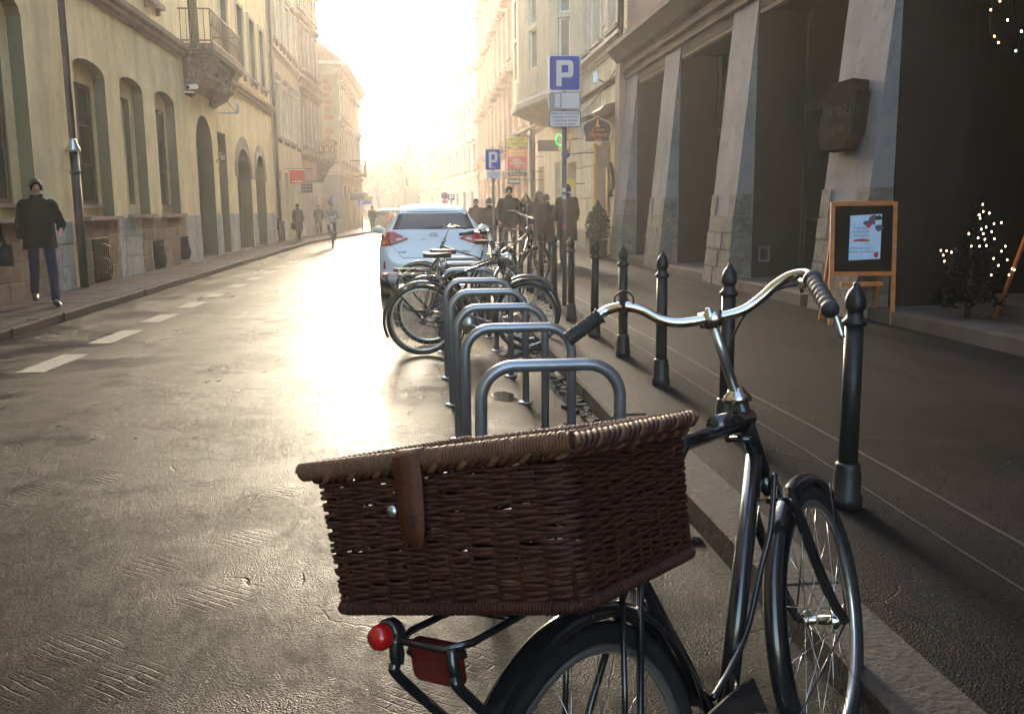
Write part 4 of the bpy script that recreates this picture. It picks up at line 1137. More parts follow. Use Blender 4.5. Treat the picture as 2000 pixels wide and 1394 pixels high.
t = thing('kebab_sign', 'small dark KEBAB sign hanging under the stack of shop signs', 'sign', (5.2, 40.2, 2.6))
b = MB(); b.box(3.90, 4.45, 40.15, 40.19, 2.46, 2.71); b.build('panel', 'greysign', t)
b = MB(); b.tube([(4.0, 40.17, 2.64), (5.42, 40.17, 2.64)], .015, 5); b.build('bracket', 'iron', t)
text('lettering', 'KEBAB', t, facing(4.175, 40.145, 2.58), .15, 'signwhite', .003, True)
t = thing('cylinder_lamp', 'round grey lamp on a slanted arm above the stack of shop signs', 'lamp', (5.2, 39.5, 4.9))
b = MB(); b.tube([(5.42, 37.5, 5.0), (4.3, 40.3, 4.55)], .09, 8); b.build('arm', 'cream', t)
b = MB(); b.lathe([(.12, -.06), (.16, 0), (.12, .06)], (4.25, 40.3, 4.55), 12, axis='Y'); b.build('lamp_head', 'signgrey', t)
t = thing('hanging_sign', 'dark brown blank hanging sign behind the grey parking pole', 'sign', (5.2, 33, 3.6))
b = MB(); b.box(4.28, 5.02, 32.97, 33.03, 3.42, 3.80); b.build('panel', 'brownsign', t)
b = MB(); b.box(4.26, 5.42, 32.95, 33.05, 3.38, 3.41); b.build('bracket', 'lighttrim', t)
t = thing('neon_sign', 'green neon loop sign beside the grey parking pole', 'neon sign', (5.3, 28, 3.4))
b = MB(); b.tube([(x, 28, z) for x, z in ((4.40, 3.44), (4.36, 3.56), (4.27, 3.62), (4.20, 3.55), (4.18, 3.42), (4.23, 3.31), (4.33, 3.28), (4.40, 3.33))], .018, 6, closed=True); b.build('tube', 'neon', t)
b = MB(); b.tube([(4.40, 28, 3.44), (5.42, 28, 3.5)], .012, 5); b.build('bracket', 'iron', t)
t = thing('round_sign', 'small dark blue round sign below the green neon', 'sign', (5.3, 27.5, 3.0))
b = MB(); b.lathe([(.13, 0), (.13, .03)], (4.40, 27.5, 3.0), 16, axis='Y'); b.build('disc', 'blue', t)
b = MB(); b.tube([(4.5, 27.5, 3.0), (5.42, 27.5, 3.05)], .012, 5); b.build('bracket', 'iron', t)
# cafe sign
t = thing('cafe_sign', 'dark burgundy ogee shaped cafe sign with orange script letters', 'sign', (5.3, 25, 3.5))
pts = [(4.50, 3.16), (5.22, 3.16), (5.20, 3.28), (5.24, 3.40), (5.27, 3.52), (5.24, 3.63), (5.14, 3.71), (4.98, 3.78), (4.86, 3.86), (4.74, 3.78), (4.58, 3.71), (4.48, 3.63), (4.45, 3.52), (4.48, 3.40), (4.52, 3.28)]
b = MB(); b.prism([(x, 25.0, z) for x, z in pts], (0, .05, 0)); b.build('border', 'lighttrim', t)
b = MB(); b.prism([(4.86+(x-4.86)*.92, 24.99, 3.5+(z-3.5)*.92) for x, z in pts], (0, .008, 0)); b.build('face', 'brownsign', t)
for s_, z, sz in (('Crème', 3.49, .13), ('Picture', 3.36, .17), ('cafe', 3.23, .12)): text('lettering', s_, t, facing(4.87, 24.985, z), sz, 'oranget', .002, shear=.4)
b = MB(); b.prism([(x, 24.985, z) for x, z in ((4.80, 3.56), (4.93, 3.56), (4.89, 3.64), (4.885, 3.73), (4.86, 3.79), (4.84, 3.73), (4.83, 3.64))], (0, .004, 0)); b.build('tower_emblem', 'oranget', t)
t = thing('shop_portal', 'dark roofed cafe portal with gilded columns behind the potted shrub', 'portal', (5.1, 26, .12))
b = MB(); b.prism([(4.40, 24.9, 3.78), (5.42, 24.9, 3.92), (5.42, 24.9, 4.22), (5.05, 24.9, 4.14), (4.92, 24.9, 4.0)], (0, 1.7, 0)); b.build('canopy', 'brownsign', t)
b = MB(); b.lathe([(.06, .12), (.06, .3), (.042, .32), (.042, 2.95), (.05, 2.97), (.06, 3.1), (.045, 3.15)], (4.83, 25.1, 0), 12); b.build('column', 'gold', t)
b = MB(); b.box(4.90, 5.20, 25.3, 25.6, .12, 3.1); b.build('door_jamb', 'stonetrim', t)
b = MB(); b.lathe([(.035, .12), (.035, 2.5)], (5.08, 24.75, 0), 10); b.build('column', 'gold', t)
t = thing('wall_sconce', 'slim gilded wall lamp beside the cafe sign', 'lamp', (4.3, 25.5, 3.2))
b = MB(); b.tube([(4.22, 25.5, 3.45), (4.20, 25.5, 3.15), (4.16, 25.5, 2.9)], .035, 8); b.lathe([(0, -.05), (.05, 0), (0, .05)], (4.22, 25.5, 3.5), 8); b.build('body', 'gold', t)
b = MB(); b.tube([(4.22, 25.5, 3.3), (5.42, 25.5, 3.3)], .012, 5); b.build('bracket', 'iron', t)
t = thing('wall_speaker', 'tall curved black strip on the wall right of the gilded columns', 'lamp', (5.2, 24.9, 2.2))  # dark curved strip on a short bracket, use unknown
b = MB(); b.tube(smooth_path([(5.18, 24.85, 2.62), (5.26, 24.85, 2.3), (5.25, 24.85, 1.95), (5.16, 24.85, 1.72)]), .05, 8); b.build('body', 'iron', t)
b = MB(); b.tube([(5.2, 24.85, 1.75), (5.42, 24.85, 1.75)], .012, 5); b.build('bracket', 'iron', t)
t = thing('floodlight', 'small pale floodlight fixed to the straw house above the cafe sign', 'lamp', (5.2, 27, 5.1))
b = MB(); b.obox((5.12, 26.6, 5.05), (.12, -.05, .02), (.1, .5, .35), (-.03, 0, .05)); b.build('housing', 'camwhite', t)
b = MB(); b.tube([(5.42, 26.6, 4.9), (5.2, 26.6, 5.0)], .02, 6); b.build('bracket', 'iron', t)
t = thing('wall_cable', 'dark cable drooping over the straw house wall', 'cable', (5.4, 26, 4.6))
b = MB(); b.tube(smooth_path([(5.37, 24.2, 5.25), (5.36, 26, 4.88), (5.36, 28, 4.60), (5.36, 30, 4.45)]), .02, 4); b.build('cable_run', 'iron', t)
t = thing('menu_board', 'small yellow and white menu board on the straw house wall', 'sign', (5.3, 30, 1.9))
b = MB(); b.box(4.72, 5.1, 29.97, 30.02, 1.75, 2.35); b.build('panel', 'yellowsign', t)
b = MB(); b.box(4.76, 5.06, 29.95, 29.968, 1.8, 2.05); b.build('card', 'signwhite', t)
b = MB(); b.tube([(5.1, 30, 2.2), (5.42, 30, 2.2)], .012, 5); b.build('bracket', 'iron', t)
t = thing('downpipe', 'dark downpipe on the straw house near the shop signs', 'drainpipe', (5.3, 41.8, 0))
b = MB(); b.tube([(5.2, 41.8, .121), (5.2, 41.8, 14.5)], .12, 8); b.build('pipe_section', 'brownsign', t)
t = thing('downpipe', 'dark downpipe between the straw house and the arcade building', 'drainpipe', (5.3, 23.9, 5.6))
b = MB(); b.tube([(5.25, 24.0, 5.6), (5.25, 24.0, 14.5)], .08, 8); b.build('pipe_section', 'brownsign', t)
# potted shrub
t = thing('potted_shrub', 'dark conical potted shrub in front of the gilded column', 'plant', (4.73, 24.2, .12))
b = MB(); b.lathe([(.16, .12), (.22, .15), (.24, .55), (.27, .57), (.27, .62), (.2, .62), (.19, .58), (0, .58)], (4.73, 24.2, 0), 14); b.build('pot', 'terracotta', t)
b = MB(); b.tube([(4.73, 24.2, .5), (4.73, 24.2, 1.4)], .03, 6); b.build('stem', 'bark', t)
def leafball(fn, n, size, mat, parent, name='foliage', seed=1):
    rnd = random.Random(seed); b = MB()
    for i in range(n):
        p = fn(rnd); a = Vector((rnd.gauss(0, 1), rnd.gauss(0, 1), rnd.gauss(0, 1))).normalized(); c = a.cross(Vector((rnd.gauss(0, 1), rnd.gauss(0, 1), rnd.gauss(0, 1)))).normalized()
        s_ = size*rnd.uniform(.6, 1.3)
        b.add([p-a*s_, p+c*s_*.45, p+a*s_, p-c*s_*.45], [(0, 1, 2, 3)])
    return b.build(name, mat, parent)
def shr(rnd):
    z = rnd.random(); r_ = .34*(math.sin(math.pi*min(1, z*.8+.25))**.8)*rnd.uniform(.35, 1.05); a = rnd.uniform(0, 6.28)
    return Vector((4.73+r_*math.cos(a), 24.2+r_*math.sin(a), .60+z*1.0))
leafball(shr, 2600, .04, 'green', t, 'crown')

# ---------------- easels, Christmas tree, lights ----------------
def easel(x, y, yaw, label, poster=True):
    t = thing('chalkboard_easel', label, 'easel', mat=Matrix.Translation((x, y, .12)) @ Matrix.Rotation(yaw, 4, 'Z'))
    def bx(nm, mt, *a):
        b = MB(); b.box(*a); return b.build(nm, mt, t, world=False)
    for sx in (-1, 1):
        b = MB(); b.obox((sx*.335, .08, .665), (.045, 0, 0), (0, .03, 0), (0, .10, 1.34)); b.build('leg', 'orangewood', t, world=False)
        b = MB(); b.obox((sx*.30, .34, .62), (.035, 0, 0), (0, .03, 0), (0, -.40, 1.24)); b.build('rear_leg', 'orangewood', t, world=False)
    for z, hh in ((1.32, .05), (.56, .045)):
        b = MB(); yo = .08+(z-.665)*.0746
        b.box(-.312, .312, yo-.016, yo+.012, z-hh/2, z+hh/2); b.build('rail', 'orangewood', t, world=False)
    b = MB(); b.box(-.25, .20, -.02, .05, .43, .47); b.build('ledge', 'orangewood', t, world=False)
    b = MB(); b.obox((0, .095, .94), (.62, 0, 0), (0, .014, 0), (0, .055, .72)); b.build('chalkboard', 'board', t, world=False)
    if poster:
        pm2 = Matrix.Translation((.015, .0815, .955)) @ Matrix.Rotation(-.0745, 4, 'X')
        ORG['_p'] = ORG[t.name] @ pm2
        def flat(nm, mt, pl, d):
            b = MB(); b.add([ORG['_p'] @ Vector((a, -d, c)) for a, c in pl], [tuple(k) for k in tessellate_polygon([[Vector((a, c, 0)) for a, c in pl]])]); b.build(nm, mt, t)
        flat('poster', 'paper', [(-.175, -.25), (.165, -.235), (.175, .25), (-.165, .235)], .002)
        for i, (cx, cz, r_, mt) in enumerate(((.035, .14, .035, 'berry'), (.005, .155, .028, 'textdark'), (.08, .19, .05, 'textdark'), (.14, .21, .03, 'green'), (.145, .10, .04, 'textdark'), (.11, .17, .012, 'signwhite'), (.12, -.19, .03, 'berry'))):
            flat('print', mt, blob(cx, cz, r_, r_, 0, n=14, rough=.2, seed=i), .003+.0004*i)
        flat('print', 'berry', [(-.12, -.045), (.04, -.045), (.05, -.03), (.0, -.02), (-.03, -.015), (-.08, -.02), (-.13, -.03)], .003)
        for k, (s_, z) in enumerate((('Polecamy', .10), ('świąteczne', .062), ('śniadania', .022), ('Welcome to', -.115), ('winter breakfast!', -.155))):
            m_ = ORG['_p'] @ Matrix.Translation((-.05 if k != 4 else -.035, -.004, z)) @ Matrix.Rotation(R(90), 4, 'X')
            text('lettering', s_, t, m_, .040, 'paperblue', .0006)
    return t
easel(4.83, 9.62, R(-8), 'orange wooden easel with black board and sky-tinted winter breakfast poster')
easel(6.36, 8.55, R(20), 'orange wooden easel at the right edge beside the lit Christmas tree', False)
t = thing('christmas_tree', 'dark fir tree with warm fairy lights in the doorway of the arcade', 'christmas tree', (5.60, 8.9, .26))
b = MB(); b.tube([(5.60, 8.9, .26), (5.60, 8.9, 1.40)], [.03, .008], 6); b.build('trunk', 'bark', t)
def fir(rnd):
    z = rnd.random()**1.4; r_ = .36*(1-z)*rnd.uniform(.2, 1.05); a = rnd.uniform(0, 6.28)
    return Vector((5.60+r_*math.cos(a), 8.9+r_*math.sin(a), .45+z*.95-r_*.15))
leafball(fir, 1500, .035, 'fir', t, 'crown')
lb = MB(); lb.lathe([(0, -.008), (.007, 0), (.004, .008), (0, .014)], (0, 0, 0), 6); lm = lb.mesh('fairy_light', 'fairy')
rnd = random.Random(4)
LT = [(1900,405),(1905,418),(1890,424),(1897,424),(1918,421),(1893,430),(1908,440),(1925,438),(1897,446),(1901,450),(1898,458),(1920,455),(1897,466),(1912,469),(1928,468),(1896,479),(1863,457),(1870,480),(1936,481),(1944,491),(1927,504),(1946,506),(1927,516),(1951,522),(1955,524),(1930,535),(1952,534),(1815,487),(1824,496),(1837,489),(1840,491),(1836,508),(1883,480)]
for i, (px, py) in enumerate(LT):
    yv = 8.9-.12-.2*rnd.random()
    # measured spots on the tree, as x and z at the distance of the branch tips
    x = 5.573+(px-1900)*.0054; z = 1.414-(py-405)*.0054
    inst('fairy_light', lm, t, Matrix.Translation((x, yv, z)))
t = thing('light_garland', 'coloured fairy light garland hanging high in the dark doorway', 'garland', (6.0, 8.8, 3.2))
b = MB(); b.tube(smooth_path([(5.62, 8.8, 4.4), (5.54, 8.76, 3.3), (5.58, 8.76, 3.0), (5.81, 8.76, 2.88), (5.86, 8.76, 3.06), (5.75, 8.76, 3.4), (5.8, 8.8, 4.4)]), .012, 4); b.build('wire', 'fir', t)
for i, (x, z, k) in enumerate(((5.614, 3.337, 'fairy_o'), (5.527, 3.256, 'fairy_o'), (5.706, 3.164, 'fairy_w'), (5.856, 3.061, 'fairy_w'), (5.628, 2.955, 'fairy_o'), (5.813, 2.88, 'fairy_w'), (5.582, 3.012, 'fairy_o'), (5.75, 3.40, 'fairy_w'))):
    inst('fairy_light', lm if k == 'fairy' else WINCACHE.setdefault(k, (lambda q: q)(MB().lathe([(0, -.01), (.01, 0), (.006, .008), (0, .014)], (0, 0, 0), 6).mesh('fairy_light', k))), t, Matrix.Translation((x, 8.75, z)))
# ---------------- bicycles ----------------
CA = .4176
def ax(z, L=1.052): return Vector((L-.065-(z-.355)*CA, 0, z))
KAX = (ax(1)-ax(0)).normalized()
def arc(c, r, a0, a1, n, y=0.): return [(c[0]+r*math.cos(R(a0+(a1-a0)*i/n)), y, c[2]+r*math.sin(R(a0+(a1-a0)*i/n))) for i in range(n+1)]
def fender_mesh(b, c, r, a0, a1, w, n=40):
    vs = []; K = 7
    for i in range(n+1):
        a = R(a0+(a1-a0)*i/n)
        for j in range(K):
            t = -1+2*j/(K-1); rr = r+.016*(1-t*t)-.012*(abs(t)**3)
            vs.append((c[0]+rr*math.cos(a), t*w/2, c[2]+rr*math.sin(a)))
    m = len(vs)
    for i in range(n+1):
        a = R(a0+(a1-a0)*i/n)
        for j in range(K):
            t = -1+2*j/(K-1); rr = r+.014*(1-t*t)-.012*(abs(t)**3)
            vs.append((c[0]+rr*math.cos(a), t*(w/2-.001), c[2]+rr*math.sin(a)))
    fs = []
    for i in range(n):
        for j in range(K-1):
            q = (i*K+j, i*K+j+1, (i+1)*K+j+1, (i+1)*K+j); fs.append(q); fs.append(tuple(x+m for x in reversed(q)))
        fs.append((i*K, (i+1)*K, (i+1)*K+m, i*K+m)); fs.append((i*K+K-1, i*K+K-1+m, (i+1)*K+K-1+m, (i+1)*K+K-1))
    b.add(vs, fs, 0, True)
def bicycle(mat, label, steer=7.7, full=True, bars=None, grey=None, paint='bikeblack', rear_guard=True, group=None, lamp=False):
    t = thing('bicycle', label, 'bicycle', mat=mat, group=group)
    S = Matrix.Translation(ax(.5)) @ Matrix.Rotation(R(steer), 4, KAX) @ Matrix.Translation(-ax(.5))
    Lx = 1.052; ra = Vector((0, 0, .355)); fa = Vector((Lx, 0, .355)); bb = Vector((.47, 0, .30))
    def bld(b, nm, mt, par=t, st=False):
        if st: b.v = [tuple(S @ Vector(p)) for p in b.v]
        return b.build(nm, mt, par, world=False)
    # frame
    b = MB()
    b.tube([ax(.80), ax(1.0)], .020, 14); b.tube([bb, (.235, 0, .72), (.205, 0, .775)], .0165, 12)
    b.tube([ax(.935)+Vector((-.012, 0, 0)), (.45, 0, .945), (.20, 0, .77+.0)] if full else [ax(.93), (.215, 0, .75)], .0185 if full else .014, 14)
    b.tube([ax(.85)+Vector((-.01, 0, 0)), bb], .0215 if full else .016, 14)
    for q in (-1, 1):
        b.tube([(.45, q*.03, .30), (.1, q*.055, .345), (0, q*.062, .355)], .010, 8)
        b.tube([(.22, q*.012, .74), (.10, q*.055, .52), (0, q*.062, .355)], .0075, 8)
    b.lathe([(.022, -.036), (.022, .036)], bb, 12, axis='Y')
    bld(b, 'frame', paint)
    b = MB(); b.tube([(.20, 0, .78), (.165, 0, .93 if full else .96)], .0125, 10); bld(b, 'seat_post', 'chrome')
    # saddle
    zs = .94 if full else .97
    b = MB(); n = 12; vs = []
    prof = [(-.13, .020), (-.12, .075), (-.09, .095), (-.05, .092), (0, .07), (.05, .040), (.10, .024), (.135, .018), (.145, .008)]
    for x, hw in prof:
        for j in range(n):
            a = 2*math.pi*j/n; zz = math.sin(a)
            vs.append((.15+x, hw*math.cos(a), zs+.02+(.018 if zz > 0 else .032)*zz+.10*max(0, -x-.05)))
    fs = [(i*n+j, i*n+(j+1) % n, (i+1)*n+(j+1) % n, (i+1)*n+j) for i in range(len(prof)-1) for j in range(n)]+[tuple(reversed(range(n))), tuple(range((len(prof)-1)*n, len(prof)*n))]
    b.add(vs, fs, 0, True); bld(b, 'saddle', 'saddle')
    # wheels
    def wheel(c, st):
        b = MB(); b.tube(arc(c, .330, 0, 351, 39), .0205, 8, closed=True, up=(0, 1, 0)); w = bld(b, 'tyre' if 0 else 'wheel', 'rubber', st=st)
        b = MB(); b.tube(arc(c, .304, 0, 351, 39), .0115, 6, closed=True, up=(0, 1, 0)); bld(b, 'rim', 'silver', w, st)
        b = MB(); b.lathe([(.004, -.072), (.010, -.07), (.010, -.056), (.012, -.05), (.026, -.038), (.026, -.034), (.013, -.03), (.013, .03), (.026, .034), (.026, .038), (.012, .05), (.010, .056), (.010, .07), (.004, .072)], c, 14, axis='Y'); bld(b, 'hub', 'chrome', w, st)
        m = 28 if full else 20; allb = MB()
        for i in range(m):
            a = 2*math.pi*i/m; q = 1 if i % 2 else -1; off = (1 if (i//2) % 2 else -1)*1.1
            p0 = (c[0]+.025*math.cos(a+off), q*.034, c[2]+.025*math.sin(a+off)); p1 = (c[0]+.296*math.cos(a), q*.004, c[2]+.296*math.sin(a))
            s_ = MB() if full else allb
            s_.tube([p0, p1], .0011 if full else .0015, 4)
            if full: bld(s_, 'spoke', 'chrome', w, st)
        if not full: bld(allb, 'spokes', 'silver', w, st)['kind'] = 'stuff'
        return w
    wheel(ra, False); wheel(fa, True)
    b = MB(); fender_mesh(b, ra, .372, 8, 205, .058); bld(b, 'rear_mudguard', paint)
    b = MB(); fender_mesh(b, fa, .368, 42, 205, .056); bld(b, 'front_mudguard', paint, st=True)
    b = MB()
    for q in (-1, 1):
        b.tube([(fa.x, q*.066, .355), (fa.x+.37*math.cos(R(195)), q*.028, .355+.37*math.sin(R(195)))], .0025, 5)
        b.tube([(fa.x, q*.066, .355), (fa.x+.37*math.cos(R(60)), q*.028, .355+.37*math.sin(R(60)))], .0025, 5)
    bld(b, 'mudguard_stay', 'bikeblack', st=True)
    # fork
    b = MB()
    cr = ax(.735)
    for q in (-1, 1):
        b.tube(smooth_path([cr+Vector((0, q*.030, .012)), cr+Vector((.012, q*.052, -.03)), ax(.55)+Vector((.008, q*.056, 0)), ax(.43)+Vector((.03, q*.058, 0)), fa+Vector((0, q*.060, 0))], 5), .0135, 10)
    b.tube([ax(.73), ax(.80)], .016, 12)
    bld(b, 'fork', paint, st=True)
    b = MB(); b.obox(cr+Vector((.004, 0, .008)), (.045, 0, -.018), (0, .10, 0), (.008, 0, .024)); b.lathe([(.024, -.01), (.027, 0), (.024, .012)], cr+Vector((0, 0, .03)), 14); bld(b, 'fork_crown', 'chrome', st=True)
    # headset, stem
    b = MB(); b.lathe([(.020, -.014), (.032, -.010), (.034, -.002), (.030, .004), (.022, .012), (.017, .022)], ax(1.0), 20)
    bld(b, 'headset_cup', 'chrome')
    b = MB(); b.tube([ax(1.01), ax(1.186)], .0115, 12); bld(b, 'stem', 'silver', st=True)
    b = MB(); c = ax(1.188)
    b.tube([c+Vector((0, -.024, 0)), c+Vector((0, .024, 0))], .0185, 14); b.lathe([(.014, -.02), (.015, .014), (.009, .02), (.008, .026), (0, .027)], c+Vector((-.004, 0, 0)), 12); bld(b, 'bar_clamp', 'chrome', st=True)
    # bars (measured in the steered frame)
    BL = bars or [[.600, .055, 1.192], [.583, .095, 1.207], [.574, .13, 1.234], [.560, .165, 1.250], [.548, .205, 1.248], [.530, .225, 1.234], [.513, .257, 1.217]]
    BR = [[.694-.012, -.055, 1.194], [.727-.02, -.095, 1.214], [.740-.02, -.13, 1.238], [.735-.01, -.165, 1.252], [.705, -.205, 1.251], [.664, -.230, 1.233], [.60, -.257, 1.20]] if not bars else [[p[0], -p[1], p[2]] for p in bars]
    eL = Vector((.496, .29, 1.198)) if not bars else Vector(bars[-1])+Vector((-.08, .02, -.01))
    eR = Vector((.54, -.285, 1.169)) if not bars else Vector((eL.x, -eL.y, eL.z))
    full_ = [Vector(p) for p in reversed(BL)]+[Vector((.640, .0, 1.190))]+[Vector(p) for p in BR]
    b = MB(); b.tube(smooth_path(full_, 6), .0112, 14); bld(b, 'handlebar', 'chrome', st=True)
    for e, p in ((eL, Vector(BL[-3])*.4+Vector(BL[-2])*.6), (eR, Vector(BR[-3])*.25+Vector(BR[-2])*.75)):
        d = (e-p); Lg = d.length
        b = MB(); n = 26 if full else 6
        pts = [p+d*(i/n) for i in range(n+1)]
        ridged = (e is eR)
        rr = [(.0165+.0016*math.sin(i*1.9) if ridged else .0160) for i in range(n+1)]
        rr[0] = .0205; rr[1] = .0195; rr[-1] = .0165; rr[-2] = .018
        b.tube(pts, rr, 18)
        bld(b, 'grip', 'gripgrey', st=True)
        if full and not ridged:   # diamond net on the left grip
            w = d.normalized(); u = w.cross(Vector((0, 0, 1))).normalized(); v = w.cross(u)
            b = MB()
            for sgn in (-1, 1):
                for k in range(8):
                    b.tube([p+d*(.10+.82*i/40)+(u*math.cos(sgn*i/40*5.2+k*math.pi/4)+v*math.sin(sgn*i/40*5.2+k*math.pi/4))*.0163 for i in range(41)], .0011, 4)
            bld(b, 'grip_net', 'gripgrey', st=True)
    if full:
        b = MB(); b.tube(smooth_path([(.66, -.215, 1.225), (.66, -.245, 1.195), (.655, -.262, 1.155), (.652, -.270, 1.105)], 5), [.006]*8+[.007]*7+[.006], 8); bld(b, 'brake_lever', 'silver', st=True)
        b = MB(); b.tube([(.690, -.195, 1.235), (.668, -.222, 1.222)], .010, 10); b.lathe([(.004, -.014), (.006, .012), (0, .014)], (.70, -.19, 1.225), 8); bld(b, 'lever_clamp', 'chrome', st=True)
        b = MB(); b.tube(smooth_path([(.70, -.195, 1.23), (.715, -.13, 1.226), (.71, -.06, 1.19), (.70, -.01, 1.12), (.715, .02, 1.04), (.76, .02, .92), (.82, .0, .78)], 7), .0028, 6); bld(b, 'brake_cable', 'rubber', st=True)
        # round bell-like mirror ring on the left bend
        c = Vector((.561, .165, 1.262))
        b = MB(); b.tube([c+Vector((0, .024*math.cos(R(a)), .022*math.sin(R(a)))) for a in range(0, 360, 18)], .0022, 6, closed=True); b.tube([c+Vector((0, 0, .022)), c+Vector((0, .002, -.035))], .0055, 8); b.obox(c+Vector((0, 0, -.012)), (.026, 0, 0), (0, .012, 0), (0, 0, .03)); bld(b, 'bar_bracket', 'rubber', st=True)
        b = MB(); b.tube(smooth_path([(.81, -.026, .80), (.75, -.03, .69), (.694, -.02, .603), (.60, -.02, .50), (.50, -.02, .445), (.413, -.02, .416)], 6), .0075, 8); bld(b, 'curved_stay', paint)
        b = MB(); b.tube([(.76, .0, .945), (.60, 0, .955)], .0225, 14); b.lathe([(.008, -.03), (.008, .03)], (.70, 0, .905), 8, axis='Y'); bld(b, 'tube_clamp', 'bikeblack')
    # rack
    b = MB(); zr = .808
    b.tube([(.14, .055, zr), (-.30, .065, zr), (-.335, .045, zr), (-.335, -.045, zr), (-.30, -.065, zr), (.14, -.055, zr)], .006, 8, closed=True)
    for x in (-.2, -.08, .04): b.tube([(x, .062, zr), (x, -.062, zr)], .005, 6)
    for q in (-1, 1):
        b.tube(smooth_path([(-.335, q*.058, zr+.002), (-.338, q*.062, .775), (-.31, q*.066, .72), (0, q*.07, .36)], 5), .0085, 8)
        b.tube([(.10, q*.058, zr), (0, q*.07, .36)], .006, 6)
    bld(b, 'luggage_rack', 'bikeblack')
    # transmission
    b = MB(); b.lathe([(.095, -.046), (.095, -.044), (.02, -.044)], bb, 26, axis='Y'); bld(b, 'chainring', 'silver')
    b = MB(); b.lathe([(.03, -.07), (.045, -.05)], ra, 14, axis='Y'); bld(b, 'sprocket', 'silver')
    b = MB(); b.tube([(bb.x, -.05, bb.z+.093)]+[(ra.x, -.05, ra.z+.04)]+[(ra.x-.04, -.05, ra.z)]+[(ra.x, -.05, ra.z-.04)]+[(bb.x, -.05, bb.z-.093), (bb.x+.093, -.05, bb.z)], .004, 5, closed=True); bld(b, 'chain', 'iron')
    if full:
        b = MB(); b.prism([(bb.x+.11, -.056, bb.z+.02), (bb.x+.06, -.056, bb.z+.12), (bb.x-.05, -.056, bb.z+.125), (.05, -.056, .42), (-.02, -.056, .40), (-.02, -.056, .36), (bb.x+.05, -.056, bb.z+.045)], (0, .006, 0)); bld(b, 'chain_guard', paint)
    for q, a in ((-1, -20), (1, 160)):
        dx = .17*math.cos(R(a)); dz = .17*math.sin(R(a))
        b = MB(); b.tube([(bb.x, q*.055, bb.z), (bb.x+dx, q*.07, bb.z+dz)], [.012, .009], 8); bld(b, 'crank', 'silver')
        b = MB(); b.obox((bb.x+dx, q*.12, bb.z+dz), (.075, 0, 0), (0, .085, 0), (0, 0, .022)); bld(b, 'pedal', 'rubber')
    b = MB(); b.tube([(.40, .03, .27), (.33, .16, .03)], .008, 7); bld(b, 'kickstand', 'iron')
    # lights
    c = Vector((-.338, .075, .815)) if full else Vector((-.35, 0, .80))
    b = MB(); b.lathe([(0, -.027), (.015, -.025), (.0195, -.016), (.0195, -.004), (.017, 0)], c, 18, axis='X'); bld(b, 'rear_light', 'redlens')
    b = MB(); b.lathe([(.0195, 0), (.0225, .003), (.021, .018), (.012, .028), (0, .03)], c, 18, axis='X'); b.tube([c+Vector((.015, 0, 0)), c+Vector((.01, -.012, -.03)), (-.335, .06, .77)], .008, 8); bld(b, 'light_housing', 'bikeblack')
    if full:
        b = MB(); pl = []
        for cy, cz, a0 in ((.036, -.018, -90), (.036, .018, 0), (-.036, .018, 90), (-.036, -.018, 180)):
            for k in range(5): a = R(a0+22.5*k); pl.append((-.318, cy+.014*math.cos(a), .775+cz+.014*math.sin(a)))
        b.prism(pl, (.012, 0, 0)); bld(b, 'reflector', 'darkred')
        b = MB(); b.obox((-.309, 0, .792), (.01, 0, 0), (0, .11, 0), (0, 0, .012)); b.tube([(-.31, .058, .785), (-.31, .045, .778)], .009, 8); bld(b, 'reflector_bracket', 'bikeblack')
    if full: pass
    elif lamp:
        c = ax(.95)+Vector((.09, 0, 0)); b = MB(); b.lathe([(0, -.04), (.03, -.03), (.045, .02), (.048, .03)], c, 14, axis='X'); bld(b, 'headlamp', 'silver', st=True)
        b = MB(); b.lathe([(.046, .028), (.03, .036), (0, .038)], c, 14, axis='X'); bld(b, 'lamp_glass', 'signwhite', st=True)
    else:
        c = ax(.86)+Vector((.06, 0, 0)); b = MB(); b.lathe([(0, -.03), (.03, -.02), (.036, .03), (.03, .036), (0, .038)], c, 14, axis='X'); bld(b, 'headlamp', 'bikeblack', st=True)
    return t
HB = Matrix.Translation((.3211, 1.4028, 0)) @ Matrix.Rotation(.777, 4, 'Z') @ Matrix.Rotation(-.1594, 4, 'X')
bicycle(HB, 'black city bicycle with chrome handlebar carrying the wicker basket, nearest the camera')

# ---------------- wicker basket ----------------
BM = HB @ Matrix.Translation((-.0993, 0, .8287)) @ Matrix.Rotation(.1535, 4, 'Z') @ Matrix.Rotation(.117, 4, 'Y') @ Matrix.Rotation(-.062, 4, 'X')
K = thing('wicker_basket', 'large red brown wicker hamper with leather strap on the rack of the near bicycle', 'basket', mat=BM)
a_, b_, h_ = .2206, .2266, .2068
def ring(o, z, n=None):
    # rounded rectangle, corner radius .028, walked at even steps
    r_ = .028; A = a_+o; Bq = b_+o; pts = []
    segs = [((-A, -Bq+r_), (-A, Bq-r_)), ('c', (-A+r_, Bq-r_), 180, 90), ((-A+r_, Bq), (A-r_, Bq)), ('c', (A-r_, Bq-r_), 90, 0),
            ((A, Bq-r_), (A, -Bq+r_)), ('c', (A-r_, -Bq+r_), 0, -90), ((A-r_, -Bq), (-A+r_, -Bq)), ('c', (-A+r_, -Bq+r_), -90, -180)]
    st = .0075
    for s_ in segs:
        if s_[0] == 'c':
            for k in range(6):
                a = R(s_[2]+(s_[3]-s_[2])*k/6); pts.append(Vector((s_[1][0]+r_*math.cos(a), s_[1][1]+r_*math.sin(a), z)))
        else:
            p, q = Vector((*s_[0], z)), Vector((*s_[1], z)); m = 53 if abs(q.x-p.x) < .001 else 51
            for k in range(m): pts.append(p+(q-p)*k/m)
    return pts
rnd = random.Random(21)
ROWS = 41
base = ring(0, 0); NP = len(base); NS = 42
